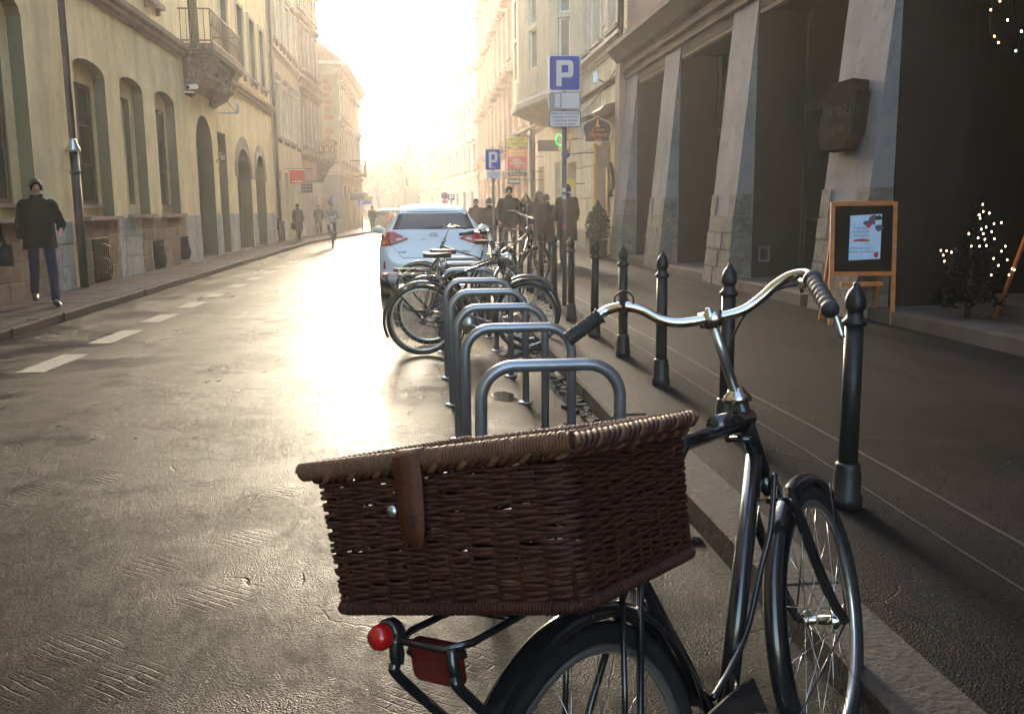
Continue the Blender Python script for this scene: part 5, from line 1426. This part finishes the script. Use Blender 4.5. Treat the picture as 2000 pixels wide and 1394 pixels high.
def nrm_(pts, i):
    d = pts[(i+1) % NP]-pts[i-1]; return Vector((-d.y, d.x, 0)).normalized()
for row in range(ROWS):
    z = .010+(h_-.022)*row/(ROWS-1)
    o = -.012*(1-z/h_)
    pts = ring(o, z); out = []; j0 = rnd.uniform(-.0008, .0008)
    ph = row % 2
    for i in range(NP):
        s_ = i/NP*NS
        w = math.cos(math.pi*(s_+ph))
        wob = .0012*math.sin(s_*.9+row*1.7)+.0008*math.sin(s_*2.3+row)
        out.append(pts[i]+nrm_(pts, i)*(.0046*w)+Vector((0, 0, wob+j0+.0012*math.sin(math.pi*(s_)*1.0+row*2))))
    b = MB(); b.tube(out, [.0032+.0004*math.sin(i*.13+row*2.1) for i in range(NP)], 6, closed=True, up=(0, 0, 1), flat=1.08)
    b.build('willow_strand', 'wicker', K, world=False)
sk = MB(); sk.tube([(0, 0, 0), (0, 0, h_+.004)], .0034, 6); skm = sk.mesh('stake', 'wicker')
for i in range(NS):
    p = base[int((i+.5)/NS*NP) % NP]
    o = inst('stake', skm, None, Matrix.Identity(4)); o.parent = K
    q = base[int((i+.5)/NS*NP) % NP].copy(); q.x *= .965; q.y *= .965
    o.location = (q.x, q.y, 0)
def helix(b, pts, rad, wire, pitch, ph=0., ns=10, n=5):
    P = [Vector(p) for p in pts]; cum = [0]
    for p, q in zip(P[:-1], P[1:]): cum.append(cum[-1]+(q-p).length)
    L = cum[-1]; m = int(L/pitch*ns); out = []; k = 0
    for i in range(m+1):
        s_ = L*i/m
        while k < len(P)-2 and cum[k+1] < s_: k += 1
        t_ = (s_-cum[k])/max(1e-9, cum[k+1]-cum[k]); c = P[k].lerp(P[k+1], t_); d = (P[k+1]-P[k]).normalized()
        u = d.cross(Vector((0, 0, 1))).normalized(); v = u.cross(d); a = 2*math.pi*i/ns+ph
        out.append(c+(u*math.cos(a)+v*math.sin(a))*rad*(1+.03*math.sin(i*.37)))
    b.tube(out, wire, n)
# bottom rim: close winding
rb = ring(-.010, .004)
b = MB(); b.tube(rb, .0085, 8, closed=True, up=(0, 0, 1)); b.build('bottom_core', 'wicker', K, world=False)
b = MB(); helix(b, rb+[rb[0]], .0095, .0022, .0052, n=4, ns=8); b.build('bottom_winding', 'wicker', K, world=False)
# top border of the body: three strand rope
rt = ring(.004, h_+.003)
for k in range(3):
    b = MB(); helix(b, rt+[rt[0]], .006, .0052, .052, ph=k*2.094, ns=14, n=6); b.build('rope_border', 'wicker2' if k == 0 else 'wicker', K, world=False)
# floor
b = MB(); b.box(-a_+.02, a_-.02, -b_+.02, b_-.02, .002, .008); b.build('basket_floor', 'wicker', K, world=False)
# lid, a touch higher towards the hinge
def lidz(x): return h_+.0145+.006*(x+a_)/(2*a_)
LW = b_+.014
for i in range(58):
    x = -a_+.008+(2*a_-.016)*i/57
    b = MB(); pts = []
    for j in range(41):
        y = -LW+.01+(2*LW-.02)*j/40
        pts.append((x, y, lidz(x)-.004+.0032*math.cos(math.pi*(j/2+i))+.004*(1-(y/LW)**2)))
    b.tube(pts, .0036, 5); b.build('lid_strand', 'wicker2', K, world=False)
# front roll of the lid
P0 = (-a_-.004, LW+.006, lidz(-a_)); P1 = (-a_-.004, -LW-.004, lidz(-a_)+.002)
b = MB(); b.tube([P0, P1], .0125, 14); b.build('lid_roll', 'wicker', K, world=False)
b = MB(); helix(b, [P0, P1], .0128, .0027, .0050, ns=12, n=5); b.build('lid_roll_winding', 'wicker2', K, world=False)
for q in (-1, 1):
    e0 = (-a_, q*LW, lidz(-a_)-.002); e1 = (a_+.002, q*LW, lidz(a_)+.001)
    b = MB(); b.tube([e0, e1], .0105, 10); b.build('lid_edge', 'wicker', K, world=False)
    for k in range(4):
        b = MB(); helix(b, [e0, e1], .0098, .0046, .070, ph=k*1.571, ns=18, n=6); b.build('lid_rope', 'wicker2' if k == 0 else 'wicker', K, world=False)
    b = MB(); helix(b, [(e0[0], q*(LW-.012), e0[2]+.004), (e1[0], q*(LW-.012), e1[2]+.004)], .0105, .0034, .0125, ns=12, n=5); b.build('lid_edge_winding', 'wicker2', K, world=False)
e0 = (a_-.003, LW+.003, lidz(a_)); e1 = (a_-.003, -LW-.002, lidz(a_))
b = MB(); b.tube([e0, e1], .012, 12); b.build('lid_hinge_roll', 'wicker', K, world=False)
b = MB(); helix(b, [e0, e1], .0122, .0028, .0056, ns=10, n=5); b.build('lid_hinge_winding', 'wicker2', K, world=False)
# strap and knob
yS = .022
b = MB(); path = []
X = -a_-.004; Z = lidz(-a_)
path = [(X+.085, Z+.008), (X+.045, Z+.012), (X+.012, Z+.0172), (X-.006, Z+.0165), (X-.0165, Z+.006), (X-.0185, Z-.008), (X-.0175, Z-.03), (X-.020, Z-.07), (X-.019, Z-.10), (X-.014, Z-.125)]
vs = []; wv = [.025, .025, .0255, .0255, .0255, .025, .025, .024, .020, .009]
for (x, z), w in zip(path, wv):
    vs += [(x, yS-w, z), (x, yS+w, z), (x+.0028, yS-w, z-.001), (x+.0028, yS+w, z-.001)]
fs = []
for i in range(len(path)-1):
    o = i*4
    fs += [(o, o+1, o+5, o+4), (o+2, o+6, o+7, o+3), (o, o+4, o+6, o+2), (o+1, o+3, o+7, o+5)]
fs += [(0, 2, 3, 1), (len(vs)-4, len(vs)-3, len(vs)-1, len(vs)-2)]
b.add(vs, fs, 0, True); b.build('strap', 'leather', K, world=False)
b = MB(); b.lathe([(0, -.006), (.008, -.005), (.0095, -.001), (.006, .004), (.004, .018)], (X-.016, yS+.035, Z-.07), 14, axis='X'); b.build('knob', 'silver', K, world=False)
b = MB(); b.obox((X-.0215, yS-.002, Z-.085), (.001, 0, 0), (0, .007, 0), (0, 0, .016)); b.build('strap_slot', 'carblack', K, world=False)

# ---------------- other bicycles at the stands ----------------
sb = [(.62, .06, 1.19), (.60, .14, 1.20), (.575, .22, 1.21), (.55, .27, 1.20)]
bicycle(Matrix.Translation((.02, 9.05, 0)) @ Matrix.Rotation(R(5), 4, 'Z') @ Matrix.Rotation(R(3), 4, 'X'), 'dark bicycle with flat handlebar leaning in the rack behind the sixth hoop', steer=14, full=False, bars=sb, lamp=True)
bicycle(Matrix.Translation((.10, 9.75, 0)) @ Matrix.Rotation(R(-4), 4, 'Z') @ Matrix.Rotation(R(-4), 4, 'X'), 'second dark bicycle parked in the rack close to the white car', steer=-12, full=False, bars=sb)
bicycle(Matrix.Translation((1.05, 12.6, .0)) @ Matrix.Rotation(R(172), 4, 'Z') @ Matrix.Rotation(R(5), 4, 'X') @ Matrix.Translation((0, 0, 0)), 'dark bicycle parked backwards at the far end of the rack', steer=20, full=False, bars=sb)
bicycle(Matrix.Translation((1.28, 13.9, .12)) @ Matrix.Rotation(R(60), 4, 'Z') @ Matrix.Rotation(R(5), 4, 'X'), 'dark bicycle standing on the pavement beside the white car', steer=-25, full=False, bars=sb)

# ---------------- cars ----------------
def car(mat, paint, label, detail=True):
    t = thing('parked_car', label, 'car', mat=mat)
    ST = [(0, .34, .58, .62, .50, .60), (.03, .28, .72, .76, .58, .72), (.07, .25, .88, .82, .66, .77), (.12, .24, 1.02, .855, .74, .76), (.20, .23, 1.10, .872, .82, .735),
          (.32, .22, 1.24, .88, .90, .685), (.46, .21, 1.385, .88, .93, .61), (.56, .2, 1.455, .88, .94, .575), (.72, .2, 1.485, .88, .95, .57), (1.3, .2, 1.505, .88, .95, .585), (2.0, .2, 1.50, .88, .95, .585),
          (2.6, .2, 1.43, .88, .94, .57), (3.0, .2, 1.20, .88, .93, .64), (3.25, .2, 1.02, .88, .90, .72), (3.8, .22, .92, .87, .80, .68), (4.15, .24, .80, .82, .65, .62), (4.28, .3, .6, .66, .5, .52)]
    vs = []; n = 0
    for (y, zb, zt, hw, zs, ht) in ST:
        half = [(0, zb), (hw*.6, zb), (hw-.05, zb+.02), (hw, zb+.14), (hw+.005, (zb+zs)/2), (hw, zs), ((hw*2+ht)/3, zs+(zt-zs)*.35), (ht+.02, zt-(zt-zs)*.25), (ht-.03, zt-.03), (ht-.14, zt-.004), (ht*.4, zt+.012), (0, zt+.016)]
        lp = half+[(-x, z) for x, z in reversed(half[1:-1])]
        n = len(lp); vs += [(x, y, z) for x, z in lp]
    b = MB(); K_ = len(ST)
    b.add(vs, [(i*n+j, (i+1)*n+j, (i+1)*n+(j+1) % n, i*n+(j+1) % n) for i in range(K_-1) for j in range(n)]+[tuple(range(n)), tuple(reversed(range((K_-1)*n, K_*n)))], 0, True)
    tmp = b.build('body', paint, t, world=False)
    md = tmp.modifiers.new('s', 'SUBSURF'); md.levels = 2; md.render_levels = 2
    dg = bpy.context.evaluated_depsgraph_get(); me = bpy.data.meshes.new_from_object(tmp.evaluated_get(dg)); tmp.modifiers.clear(); tmp.data = me
    bvh = BVHTree.FromPolygons([v.co.copy() for v in me.vertices], [tuple(p.vertices) for p in me.polygons])
    def patch(nm, mt, quads, d, off=.006, res=8, mirror=False):
        for sx in ((1, -1) if mirror else (1,)):
            b = MB()
            for q in quads:
                V = []; res2 = res
                for i in range(res+1):
                    for j in range(res2+1):
                        u, v = i/res, j/res2
                        p = [(q[0][k]*(1-u)+q[1][k]*u)*(1-v)+(q[3][k]*(1-u)+q[2][k]*u)*v for k in (0, 1)]
                        if d == 'Y': o_ = Vector((p[0]*sx, -1, p[1])); dr = Vector((0, 1, 0))
                        else: o_ = Vector((2*sx, p[0], p[1])); dr = Vector((-sx, 0, 0))
                        h, nn, _, _ = bvh.ray_cast(o_, dr)
                        if h is None: h = o_+dr*1.2; nn = -dr
                        V.append(h-dr*off)
                m = len(V); W_ = res2+1
                V2 = V+[v_+dr*(off+.004) for v_ in V]
                fs = [(i*W_+j, i*W_+j+1, (i+1)*W_+j+1, (i+1)*W_+j) for i in range(res) for j in range(res2)]
                for i in range(res): fs += [(i*W_, (i+1)*W_, (i+1)*W_+m, i*W_+m), (i*W_+res2, i*W_+res2+m, (i+1)*W_+res2+m, (i+1)*W_+res2)]
                for j in range(res2): fs += [(j, j+m, j+1+m, j+1), (res*W_+j, res*W_+j+1, res*W_+j+1+m, res*W_+j+m)]
                b.add(V2, fs, 0, True)
            b.build(nm, mt, t, world=False)
    patch('rear_window', 'carglass', [[(-.655, 1.115), (.655, 1.115), (.545, 1.375), (-.545, 1.375)]], 'Y', res=12)
    patch('tail_light', 'redlens', [[(.40, .965), (.70, .86), (.80, 1.08), (.62, 1.085)], [(.70, .86), (.845, .86), (.855, 1.00), (.80, 1.08)]], 'Y', off=.012, mirror=True)
    patch('side_window', 'carglass', [[(.75, 1.02), (1.6, 1.0), (1.6, 1.36), (.95, 1.34)], [(1.68, 1.0), (2.75, 1.0), (2.45, 1.34), (1.68, 1.37)]], 'X', mirror=True)
    if detail:
        patch('indicator', 'amber', [[(.76, .88), (.835, .88), (.84, .945), (.77, .945)]], 'Y', off=.015, mirror=True)
        patch('lamp_insert', 'offwhite', [[(.50, .955), (.60, .935), (.60, .975), (.53, .98)]], 'Y', off=.015, mirror=True, res=3)
        patch('lower_bumper', 'carblack', [[(-.55, .30), (.55, .30), (.50, .50), (-.50, .50)], [(-.50, .50), (.50, .50), (.42, .545), (-.42, .545)]], 'Y', off=.010)
        patch('side_reflector', 'redlens', [[(.775, .50), (.81, .50), (.80, .62), (.775, .62)]], 'Y', off=.012, mirror=True, res=3)
        patch('licence_plate', 'signwhite', [[(-.02-.26, .47), (.24, .47), (.24, .575), (-.28, .575)]], 'Y', off=.02)
        patch('plate_band', 'blue', [[(-.278, .472), (-.24, .472), (-.24, .573), (-.278, .573)]], 'Y', off=.024, res=2)
        h, nn, _, _ = bvh.ray_cast(Vector((0, -1, .52)), Vector((0, 1, 0)))
        text('plate_number', 'KR 5N 293', t, mat @ facing(0, h.y-.027, .522), .085, 'textdark', .001)
        patch('hatch_gap', 'carblack', [[(-.50, .665), (.50, .665), (.50, .672), (-.50, .672)], [(-.66, .86), (-.653, .86), (-.50, .672), (-.507, .672)], [(.653, .86), (.66, .86), (.507, .672), (.50, .672)]], 'Y', off=.003, res=6)
        patch('rear_wiper', 'carblack', [[(-.16, 1.125), (.18, 1.125), (.14, 1.165), (-.12, 1.165)]], 'Y', off=.02, res=4)
        patch('spoiler_gap', 'carblack', [[(-.52, 1.385), (.52, 1.385), (.50, 1.395), (-.50, 1.395)]], 'Y', off=.006, res=6)
        patch('handle_strip', 'silver', [[(-.20, .955), (.20, .955), (.19, .968), (-.19, .968)]], 'Y', off=.008, res=4)
        h, nn, _, _ = bvh.ray_cast(Vector((0, -1, 1.02)), Vector((0, 1, 0)))
        b = MB(); c = Vector((0, h.y-.012, 1.02))
        def el(rx, rz, cz=0.): return [c+Vector((rx*math.cos(R(a)), 0, cz+rz*math.sin(R(a)))) for a in range(0, 360, 20)]
        b.tube(el(.062, .042), .006, 6, closed=True); b.tube(el(.022, .038), .005, 6, closed=True); b.tube(el(.045, .018, .018), .005, 6, closed=True)
        b.build('badge', 'silver', t, world=False)
        for s_, x in (('AURIS', -.50), ('HYBRID', .48)):
            h, nn, _, _ = bvh.ray_cast(Vector((x, -1, .76)), Vector((0, 1, 0)))
            text('lettering', s_, t, mat @ facing(x, h.y-.004, .76), .045, 'textdark', .002, True)
        b = MB(); b.tube([(.0, .95, 1.50), (.0, .88, 1.62)], .005, 5); b.build('antenna', 'carblack', t, world=False)
        for q in (-1, 1):
            b = MB(); b.tube(smooth_path([(q*.88, 2.55, 1.05), (q*.98, 2.5, 1.08), (q*1.0, 2.5, 1.12)], 3), [.05, .06, .07, .08, .08, .08, .06], 8); b.build('wing_mirror', paint, t, world=False)
    for y in (.78, 3.42):
        for q in (-1, 1):
            b = MB(); c = (q*.80, y, .315)
            b.lathe([(.2, -.09), (.30, -.095), (.315, -.07), (.315, .07), (.30, .095), (.2, .09)], c, 24, axis='X'); w = b.build('wheel', 'rubber', t, world=False)
            b = MB(); b.lathe([(.20, -.08), (.20, .08), (.05, q*.085 if q > 0 else .07), (0, .07)], c, 20, axis='X'); b.build('rim', 'silver', w, world=False)
            b = MB(); b.lathe([(.36, -.01), (.36, .012), (.0, .013)] if q > 0 else [(0, -.013), (.36, -.012), (.36, .01)], (q*.875, y, .33), 24, axis='X'); b.build('wheel_arch', 'carblack', t, world=False)
    return t
car(Matrix.Translation((.25, 14.75, 0)), 'carwhite', 'white hatchback parked behind the bicycle rack')
car(Matrix.Translation((-2.5, 62, 0)) @ Matrix.Rotation(R(-35), 4, 'Z'), 'carbrown', 'small bronze car far away at the end of the street', False)
car(Matrix.Translation((.2, 21.5, 0)), 'carwhite', 'pale car mostly hidden in front of the white hatchback', False) if 0 else None
# ---------------- people ----------------
def skin_mesh(name, mat, pts, edges, rad, parent, sub=2, smooth=True):
    me = bpy.data.meshes.new(name)
    me.from_pydata([tuple(p) for p in pts], edges, [])
    o = bpy.data.objects.new(name, me); col.objects.link(o)
    md = o.modifiers.new('skin', 'SKIN')
    sv = me.skin_vertices[0].data
    for i, r_ in enumerate(rad):
        sv[i].radius = r_ if isinstance(r_, tuple) else (r_, r_)
        sv[i].use_root = (i == 0)
    md.use_smooth_shade = True; md.branch_smoothing = .6
    s = o.modifiers.new('sub', 'SUBSURF'); s.levels = sub; s.render_levels = sub
    dg = bpy.context.evaluated_depsgraph_get(); m2 = bpy.data.meshes.new_from_object(o.evaluated_get(dg))
    o.modifiers.clear(); o.data = m2
    m2.materials.clear(); m2.materials.append(M[mat])
    for p in m2.polygons: p.use_smooth = True
    o.parent = parent; ORG[o.name] = ORG[parent.name]
    return o
def person(x, y, z, yaw, label, h=1.76, coat='coatblack', legs='trousers', hair='hair_dk', long_hair=False, stride=.25, arms=((.0, .05), (.0, .05)), coat_len=.78, bulk=1., bag=None, seated=False, scarf=None, group=None, headturn=0., skirt=False):
    # local frame: faces -Y, z up, units scaled to the height
    mt = Matrix.Translation((x, y, z)) @ Matrix.Rotation(yaw, 4, 'Z') @ Matrix.Scale(h/1.76, 4)
    t = thing('person', label, 'person', mat=mt, group=group)
    V = Vector; st = stride
    pel = V((0, 0, .95))
    hipL, hipR = V((.095, 0, .91)), V((-.095, 0, .91))
    if seated:
        kL, aL = V((.12, -.36, .78)), V((.12, -.30, .36)); kR, aR = V((-.12, -.42, .92)), V((-.12, -.28, .55))
    else:
        kL, aL = V((.10, -st*.55-.02, .50)), V((.10, -st*.8, .085)); kR, aR = V((-.10, st*.15-.03, .50)), V((-.10, st*.85, .10+st*.25))
    tL, tR = aL+V((.01, -.16, -.05)), aR+V((-.01, -.15, -.06 if not st else -.08))
    sp, ch, nk, hd, tp = V((0, 0, 1.12)), V((0, -.01, 1.36)), V((0, 0, 1.50)), V((0, -.025, 1.61)), V((0, -.02, 1.69))
    if seated: sp, ch, nk, hd, tp = [p+V((0, -.10*(p.z-.95)/.5, 0)) for p in (sp, ch, nk, hd, tp)]
    def arm(sx, a):
        S = ch+V((sx*.175, .01, .05)); out, fw = a[0], a[1]
        bend = a[2] if len(a) > 2 else .15
        E = S+V((sx*(.05+out), -fw*.35+.02, -.28)); Wr = E+V((-sx*out*.5, -fw-bend*.4, -.24+bend*.55))
        return S, E, Wr
    SL, EL, WL_ = arm(1, arms[0]); SR, ER, WR = arm(-1, arms[1])
    pts = [pel, sp, ch, nk, V((hd.x, hd.y+.01, hd.z-.05)), hd, tp, SL, EL, WL_, SR, ER, WR, hipL, kL, aL, tL, hipR, kR, aR, tR, hd+V((0, -.098, -.012))]
    ed = [(0, 1), (1, 2), (2, 3), (3, 4), (4, 5), (5, 6), (2, 7), (7, 8), (8, 9), (2, 10), (10, 11), (11, 12), (0, 13), (13, 14), (14, 15), (15, 16), (0, 17), (17, 18), (18, 19), (19, 20), (5, 21)]
    rd = [(.10, .07), (.09, .07), (.10, .07), .047, .060, (.080, .098), (.055, .065), .042, .034, .026, .042, .034, .026, .06, .045, .030, .026, .06, .045, .030, .026, .014]
    for (Wr, E) in ((WL_, EL), (WR, ER)):
        d = (Wr-E).normalized(); sd = d.cross(V((0, 1, 0))).normalized(); k0 = len(pts)
        palm = Wr+d*.07; pts.append(palm); ed.append((9 if E is EL else 12, k0)); rd.append((.030, .016))
        for q, ln in ((-1.4, .055), (-.5, .068), (.45, .072), (1.3, .064)):
            pts.append(palm+sd*q*.013+d*.03); pts.append(palm+sd*q*.015+d*(.03+ln)+V((0, -.012, 0))); ed += [(k0, len(pts)-2), (len(pts)-2, len(pts)-1)]; rd += [.0085, .007]
        pts.append(Wr+d*.03+sd*.035); pts.append(Wr+d*.075+sd*.05+V((0, -.012, 0))); ed += [(9 if E is EL else 12, len(pts)-2), (len(pts)-2, len(pts)-1)]; rd += [.010, .008]
    body = skin_mesh('body', 'skin', pts, ed, rd, t)
    # coat: torso with skirt and sleeves in one surface
    B = bulk; hem = coat_len
    cp = [V((pel.x, pel.y, hem)), pel+V((0, 0, .02)), sp, ch, V((nk.x, nk.y+.005, 1.515)), SL, EL, WL_.lerp(EL, .08), SR, ER, WR.lerp(ER, .08)]
    cr = [(.20*B, .155*B), (.185*B, .15*B), (.17*B, .14*B), (.185*B, .135*B), (.082, .080), .088*B, .066*B, .046*B, .082*B, .066*B, .046*B]
    if seated: cp[0] = pel+V((0, -.05, -.08))
    if seated: skin_mesh('coat', coat, cp, [(0, 1), (1, 2), (2, 3), (3, 4), (3, 5), (5, 6), (6, 7), (3, 8), (8, 9), (9, 10)], cr, t)
    else:
        sw = random.Random(label); n = 24; b = MB(); vs = []
        wa = 1.12; secs = [(1.525, .070, .070), (1.49, .082, .078), (1.465, .125, .09), (1.43, .185, .108), (1.37, .205, .125*B), (1.25, .19*B, .135*B), (wa, .172*B, .128*B), (1.0, .182*B, .14*B)]
        k = 5
        for i in range(1, k+1): secs.append((1.0+(hem-1.0)*i/k, (.18+.014*i/k)*B, (.14+.018*i/k)*B))
        p1, p2, p3 = [sw.uniform(0, 6.28) for _ in range(3)]
        for (z_, rx, ry) in secs:
            low = max(0, 1.2-z_)
            for j_ in range(n):
                a = 2*math.pi*j_/n
                f = 1+.02*math.sin(3*a+p1+z_*9)+(.03+.10*low)*math.sin(5*a+p2+z_*3)*.5+.018*math.sin(9*a+p3-z_*14)
                vs.append((rx*f*math.cos(a), ry*f*math.sin(a)+.0-.03*low*st*math.sin(a*.5), z_+(.012*math.sin(2*a+p1) if z_ == hem else 0)))
        m_ = len(secs)
        b.add(vs, [(i*n+(j_+1) % n, i*n+j_, (i+1)*n+j_, (i+1)*n+(j_+1) % n) for i in range(m_-1) for j_ in range(n)], 0, True)
        b.add([vs[(m_-1)*n+j_] for j_ in range(n)], [tuple(range(n))])
        b.build('coat', coat, t, world=False)
        for S_, E_p, W_p in ((SL, EL, WL_), (SR, ER, WR)):
            b = MB(); W2 = W_p.lerp(E_p, .06); pth = smooth_path([S_.lerp(V((0, 0, S_.z)), .25)+V((0, 0, .0)), S_+V((0, 0, -.015)), S_.lerp(E_p, .5), E_p, E_p.lerp(W2, .5), W2], 4)
            nn = len(pth); rs = [(.058 if i < 3 else .074-.026*i/nn)*(B**.5)*(1+.045*math.sin(i*1.9+p1)) for i in range(nn)]; rs[-1] *= 1.04
            b.tube(pth, rs, 12); b.build('sleeve', coat, t, world=False)
        b = MB(); b.tube([nk+V((.066*math.cos(a), .064*math.sin(a)+.004, .02+.012*math.sin(a))) for a in [i*math.pi/6 for i in range(12)]], .021, 8, closed=True); b.build('collar', coat, t, world=False)
    if skirt:
        b = MB(); b.lathe([(.24, .10), (.21, .5), (.17, .9)], (0, 0, 0), 14); b.build('skirt', coat, t, world=False)
    skin_mesh('trousers', legs, [pel, hipL, kL, aL+V((0, .01, -.03)), hipR, kR, aR+V((0, .01, -.03))], [(0, 1), (1, 2), (2, 3), (0, 4), (4, 5), (5, 6)], [(.13, .10), .092, .070, .058, .092, .070, .058], t)
    for a, tt in ((aL, tL), (aR, tR)):
        b = MB(); b.tube([a+V((0, .075, -.045)), a+V((0, .03, -.03)), a.lerp(tt, .5)+V((0, 0, -.01)), tt+V((0, .01, .0)), tt+V((0, -.05, -.005))], [.03, .048, .046, .043, .022], 10, flat=.8); b.build('shoe', 'shoe', t, world=False)
    # hair
    b = MB(); hc = hd+V((0, .018, .025)); n = 14; vs = []; zz = -.3 if not long_hair else -.3
    for i in range(7):
        th = R(90-i*(19 if not long_hair else 19))
        for j in range(n):
            a = 2*math.pi*j/n; front = max(0, -math.sin(a))
            cut = min(th*1., 9) if True else 0
            t2 = max(th, R(30)*front+R(-26)*(1-front))
            vs.append(hc+V((.092*math.cos(t2)*math.cos(a), .108*math.cos(t2)*math.sin(a), .115*math.sin(t2)+.004*math.sin(a*5+i))))
    b.add(vs, [(i*n+j, i*n+(j+1) % n, (i+1)*n+(j+1) % n, (i+1)*n+j) for i in range(6) for j in range(n)], 0, True)
    if long_hair:
        for q in (-1, 1): b.tube([hc+V((q*.07, .01, 0)), hc+V((q*.10, .0, -.10)), hc+V((q*.11, -.02, -.22)), hc+V((q*.08, -.03, -.30))], [.04, .05, .045, .02], 8)
        b.tube([hc+V((0, .06, 0)), hc+V((0, .09, -.12)), hc+V((0, .08, -.24))], [.06, .075, .04], 8)
    b.build('hair', hair, t, world=False)
    for q in (-1, 1):
        b = MB(); b.lathe([(0, -.008), (.009, 0), (0, .008)], hd+V((q*.032, -.088, .018)), 8); b.build('eye', 'textdark', t, world=False)
        b = MB(); b.tube([hd+V((q*.05, -.086, .036)), hd+V((q*.018, -.094, .037))], .004, 5); b.build('eyebrow', hair, t, world=False)
        b = MB(); b.lathe([(0, -.03), (.012, -.015), (.014, .015), (0, .03)], hd+V((q*.083, .005, -.005)), 8); b.build('ear', 'skin', t, world=False)
    b = MB(); b.tube([hd+V((-.024, -.088, -.052)), hd+V((0, -.096, -.054)), hd+V((.024, -.088, -.052))], .0045, 6); b.build('mouth', 'berry' if long_hair else 'skin', t, world=False)
    if scarf:
        b = MB(); b.tube([nk+V((.075*math.cos(a), .075*math.sin(a)-.01, -.02)) for a in [i*math.pi/5 for i in range(10)]], .032, 8, closed=True); b.tube([nk+V((.03, -.10, -.03)), nk+V((.03, -.16, -.2)), nk+V((.03, -.16, -.42))], [.03, .03, .025], 8, flat=.5); b.build('scarf', scarf, t, world=False)
    if bag:
        sx, bz, bw = bag
        b = MB(); b.tube([V((sx, 0, bz-.16)), V((sx, 0, bz-.10)), V((sx, 0, bz+.10)), V((sx, 0, bz+.14))], [bw*.9, bw, bw*.85, bw*.4], 10, flat=.45); b.build('bag', 'coatblack', t, world=False)
        b = MB(); b.tube(smooth_path([(sx, -.05, bz+.12), (sx*.6, -.02, 1.45), (sx, .06, bz+.12)], 5), .012, 6); b.build('bag_strap', 'leather', t, world=False)
    return t
person(-5.32, 13.75, .12, R(28), 'man in black coat and blue jeans walking along the left pavement', 1.80, 'coatblack', 'jeans', 'hair_br', stride=.30, arms=((.055, .0, .30), (.01, -.02, .05)), coat_len=.80, bulk=1.14)
person(-5.79, 13.0, .12, R(10), 'person in black coat with a large bag, cut off at the left edge', 1.68, 'coatblack', 'trousers', 'hair_dk', long_hair=True, stride=.15, coat_len=.55, bulk=1.1, bag=(.30, .80, .20))
person(-5.08, 40.5, .12, R(165), 'person in long dark coat walking away by the cream house', 1.62, 'coatblack', 'trousers', stride=.18, coat_len=.55, bulk=1.15, bag=(.28, .75, .10))
person(-5.35, 51.5, .12, R(180), 'small dark figure beyond the person in the long coat', 1.65, 'coatblack', 'trousers', stride=.15)
person(-2.75, 57.5, .02, R(170), 'distant person in dark jacket crossing near the bronze car', 1.70, 'coatblack', 'trousers', stride=.2, bulk=1.1)
person(-5.82, 40.2, .12, R(-90), 'person in black leaning by the pipe at the end of the yellow house', 1.2, 'coatblack', 'trousers', stride=.0)
# group on the right pavement
G_ = dict()
person(2.22, 22.6, .12, R(5), 'man in dark coat holding one hand to his chest in the pavement group', 1.86, 'coatblack', 'trousers', 'hair_dk', stride=.08, arms=((.05, .10, .85), (.05, .04, .1)), bulk=1.2, coat_len=.75)
person(2.62, 22.5, .12, R(-5), 'dark haired woman with grey scarf between the man and the red haired woman', 1.66, 'coatblack', 'trousers', 'hair_dk', long_hair=True, stride=.05, scarf='scarf', coat_len=.62)
person(2.92, 22.3, .12, R(15), 'red haired woman in plum coat holding a phone to her ear', 1.74, 'coatbrown', 'trousers', 'hair_br', long_hair=True, stride=.04, arms=((.10, .12, 1.0), (.04, .04, .1)), bulk=1.1, coat_len=.50)
person(3.14, 22.6, .12, R(190), 'person in plum hooded coat seen from behind beside the red haired woman', 1.66, 'coatbrown', 'trousers', 'coatbrown' if 0 else 'hair_br', stride=.04, bulk=1.2, coat_len=.5)
person(1.88, 24.5, .12, R(170), 'dark figure behind the second parking sign pole', 1.60, 'coatblack', 'trousers', stride=.05, bulk=1.15)
person(3.42, 21.2, .12, R(185), 'tall person in long black coat standing behind the grey parking pole', 1.86, 'coatblack', 'trousers', 'hair_dk', stride=.02, bulk=1.2, coat_len=.55)
person(1.72, 27.5, .12, R(10), 'half hidden figure to the right of the white car roof', 1.62, 'coatbrown', 'trousers', stride=.1)
# cyclist
cb = bicycle(Matrix.Translation((-3.27, 36.4, 0)) @ Matrix.Rotation(R(-86), 4, 'Z'), 'bicycle ridden towards the camera by the cyclist in the left lane', steer=3, full=False, bars=sb)
person(-3.26, 36.25, .06, R(0), 'cyclist in pale grey jacket with backpack straps riding towards the camera', 1.66, 'coatgrey', 'trousers', 'hair_dk', seated=True, arms=((.08, .25, .35), (.08, .25, .35)), bulk=1.1, coat_len=.9)

# ---------------- haze ----------------
b = MB(); b.box(-60, 60, -16, 200, -1.0, 24)
hz = b.mesh('haze', [])
hm_ = bpy.data.materials.new('haze'); hm_.use_nodes = True
nt = hm_.node_tree; nt.nodes.remove(nt.nodes['Principled BSDF'])
pv = nt.nodes.new('ShaderNodeVolumePrincipled')
pv.inputs['Color'].default_value = (1, .98, .95, 1)
pv.inputs['Density'].default_value = HAZE
pv.inputs['Anisotropy'].default_value = .72
nt.links.new(pv.outputs[0], nt.nodes['Material Output'].inputs['Volume'])
hz.materials.append(hm_)
ho = bpy.data.objects.new('haze', hz); col.objects.link(ho); ho['kind'] = 'stuff'
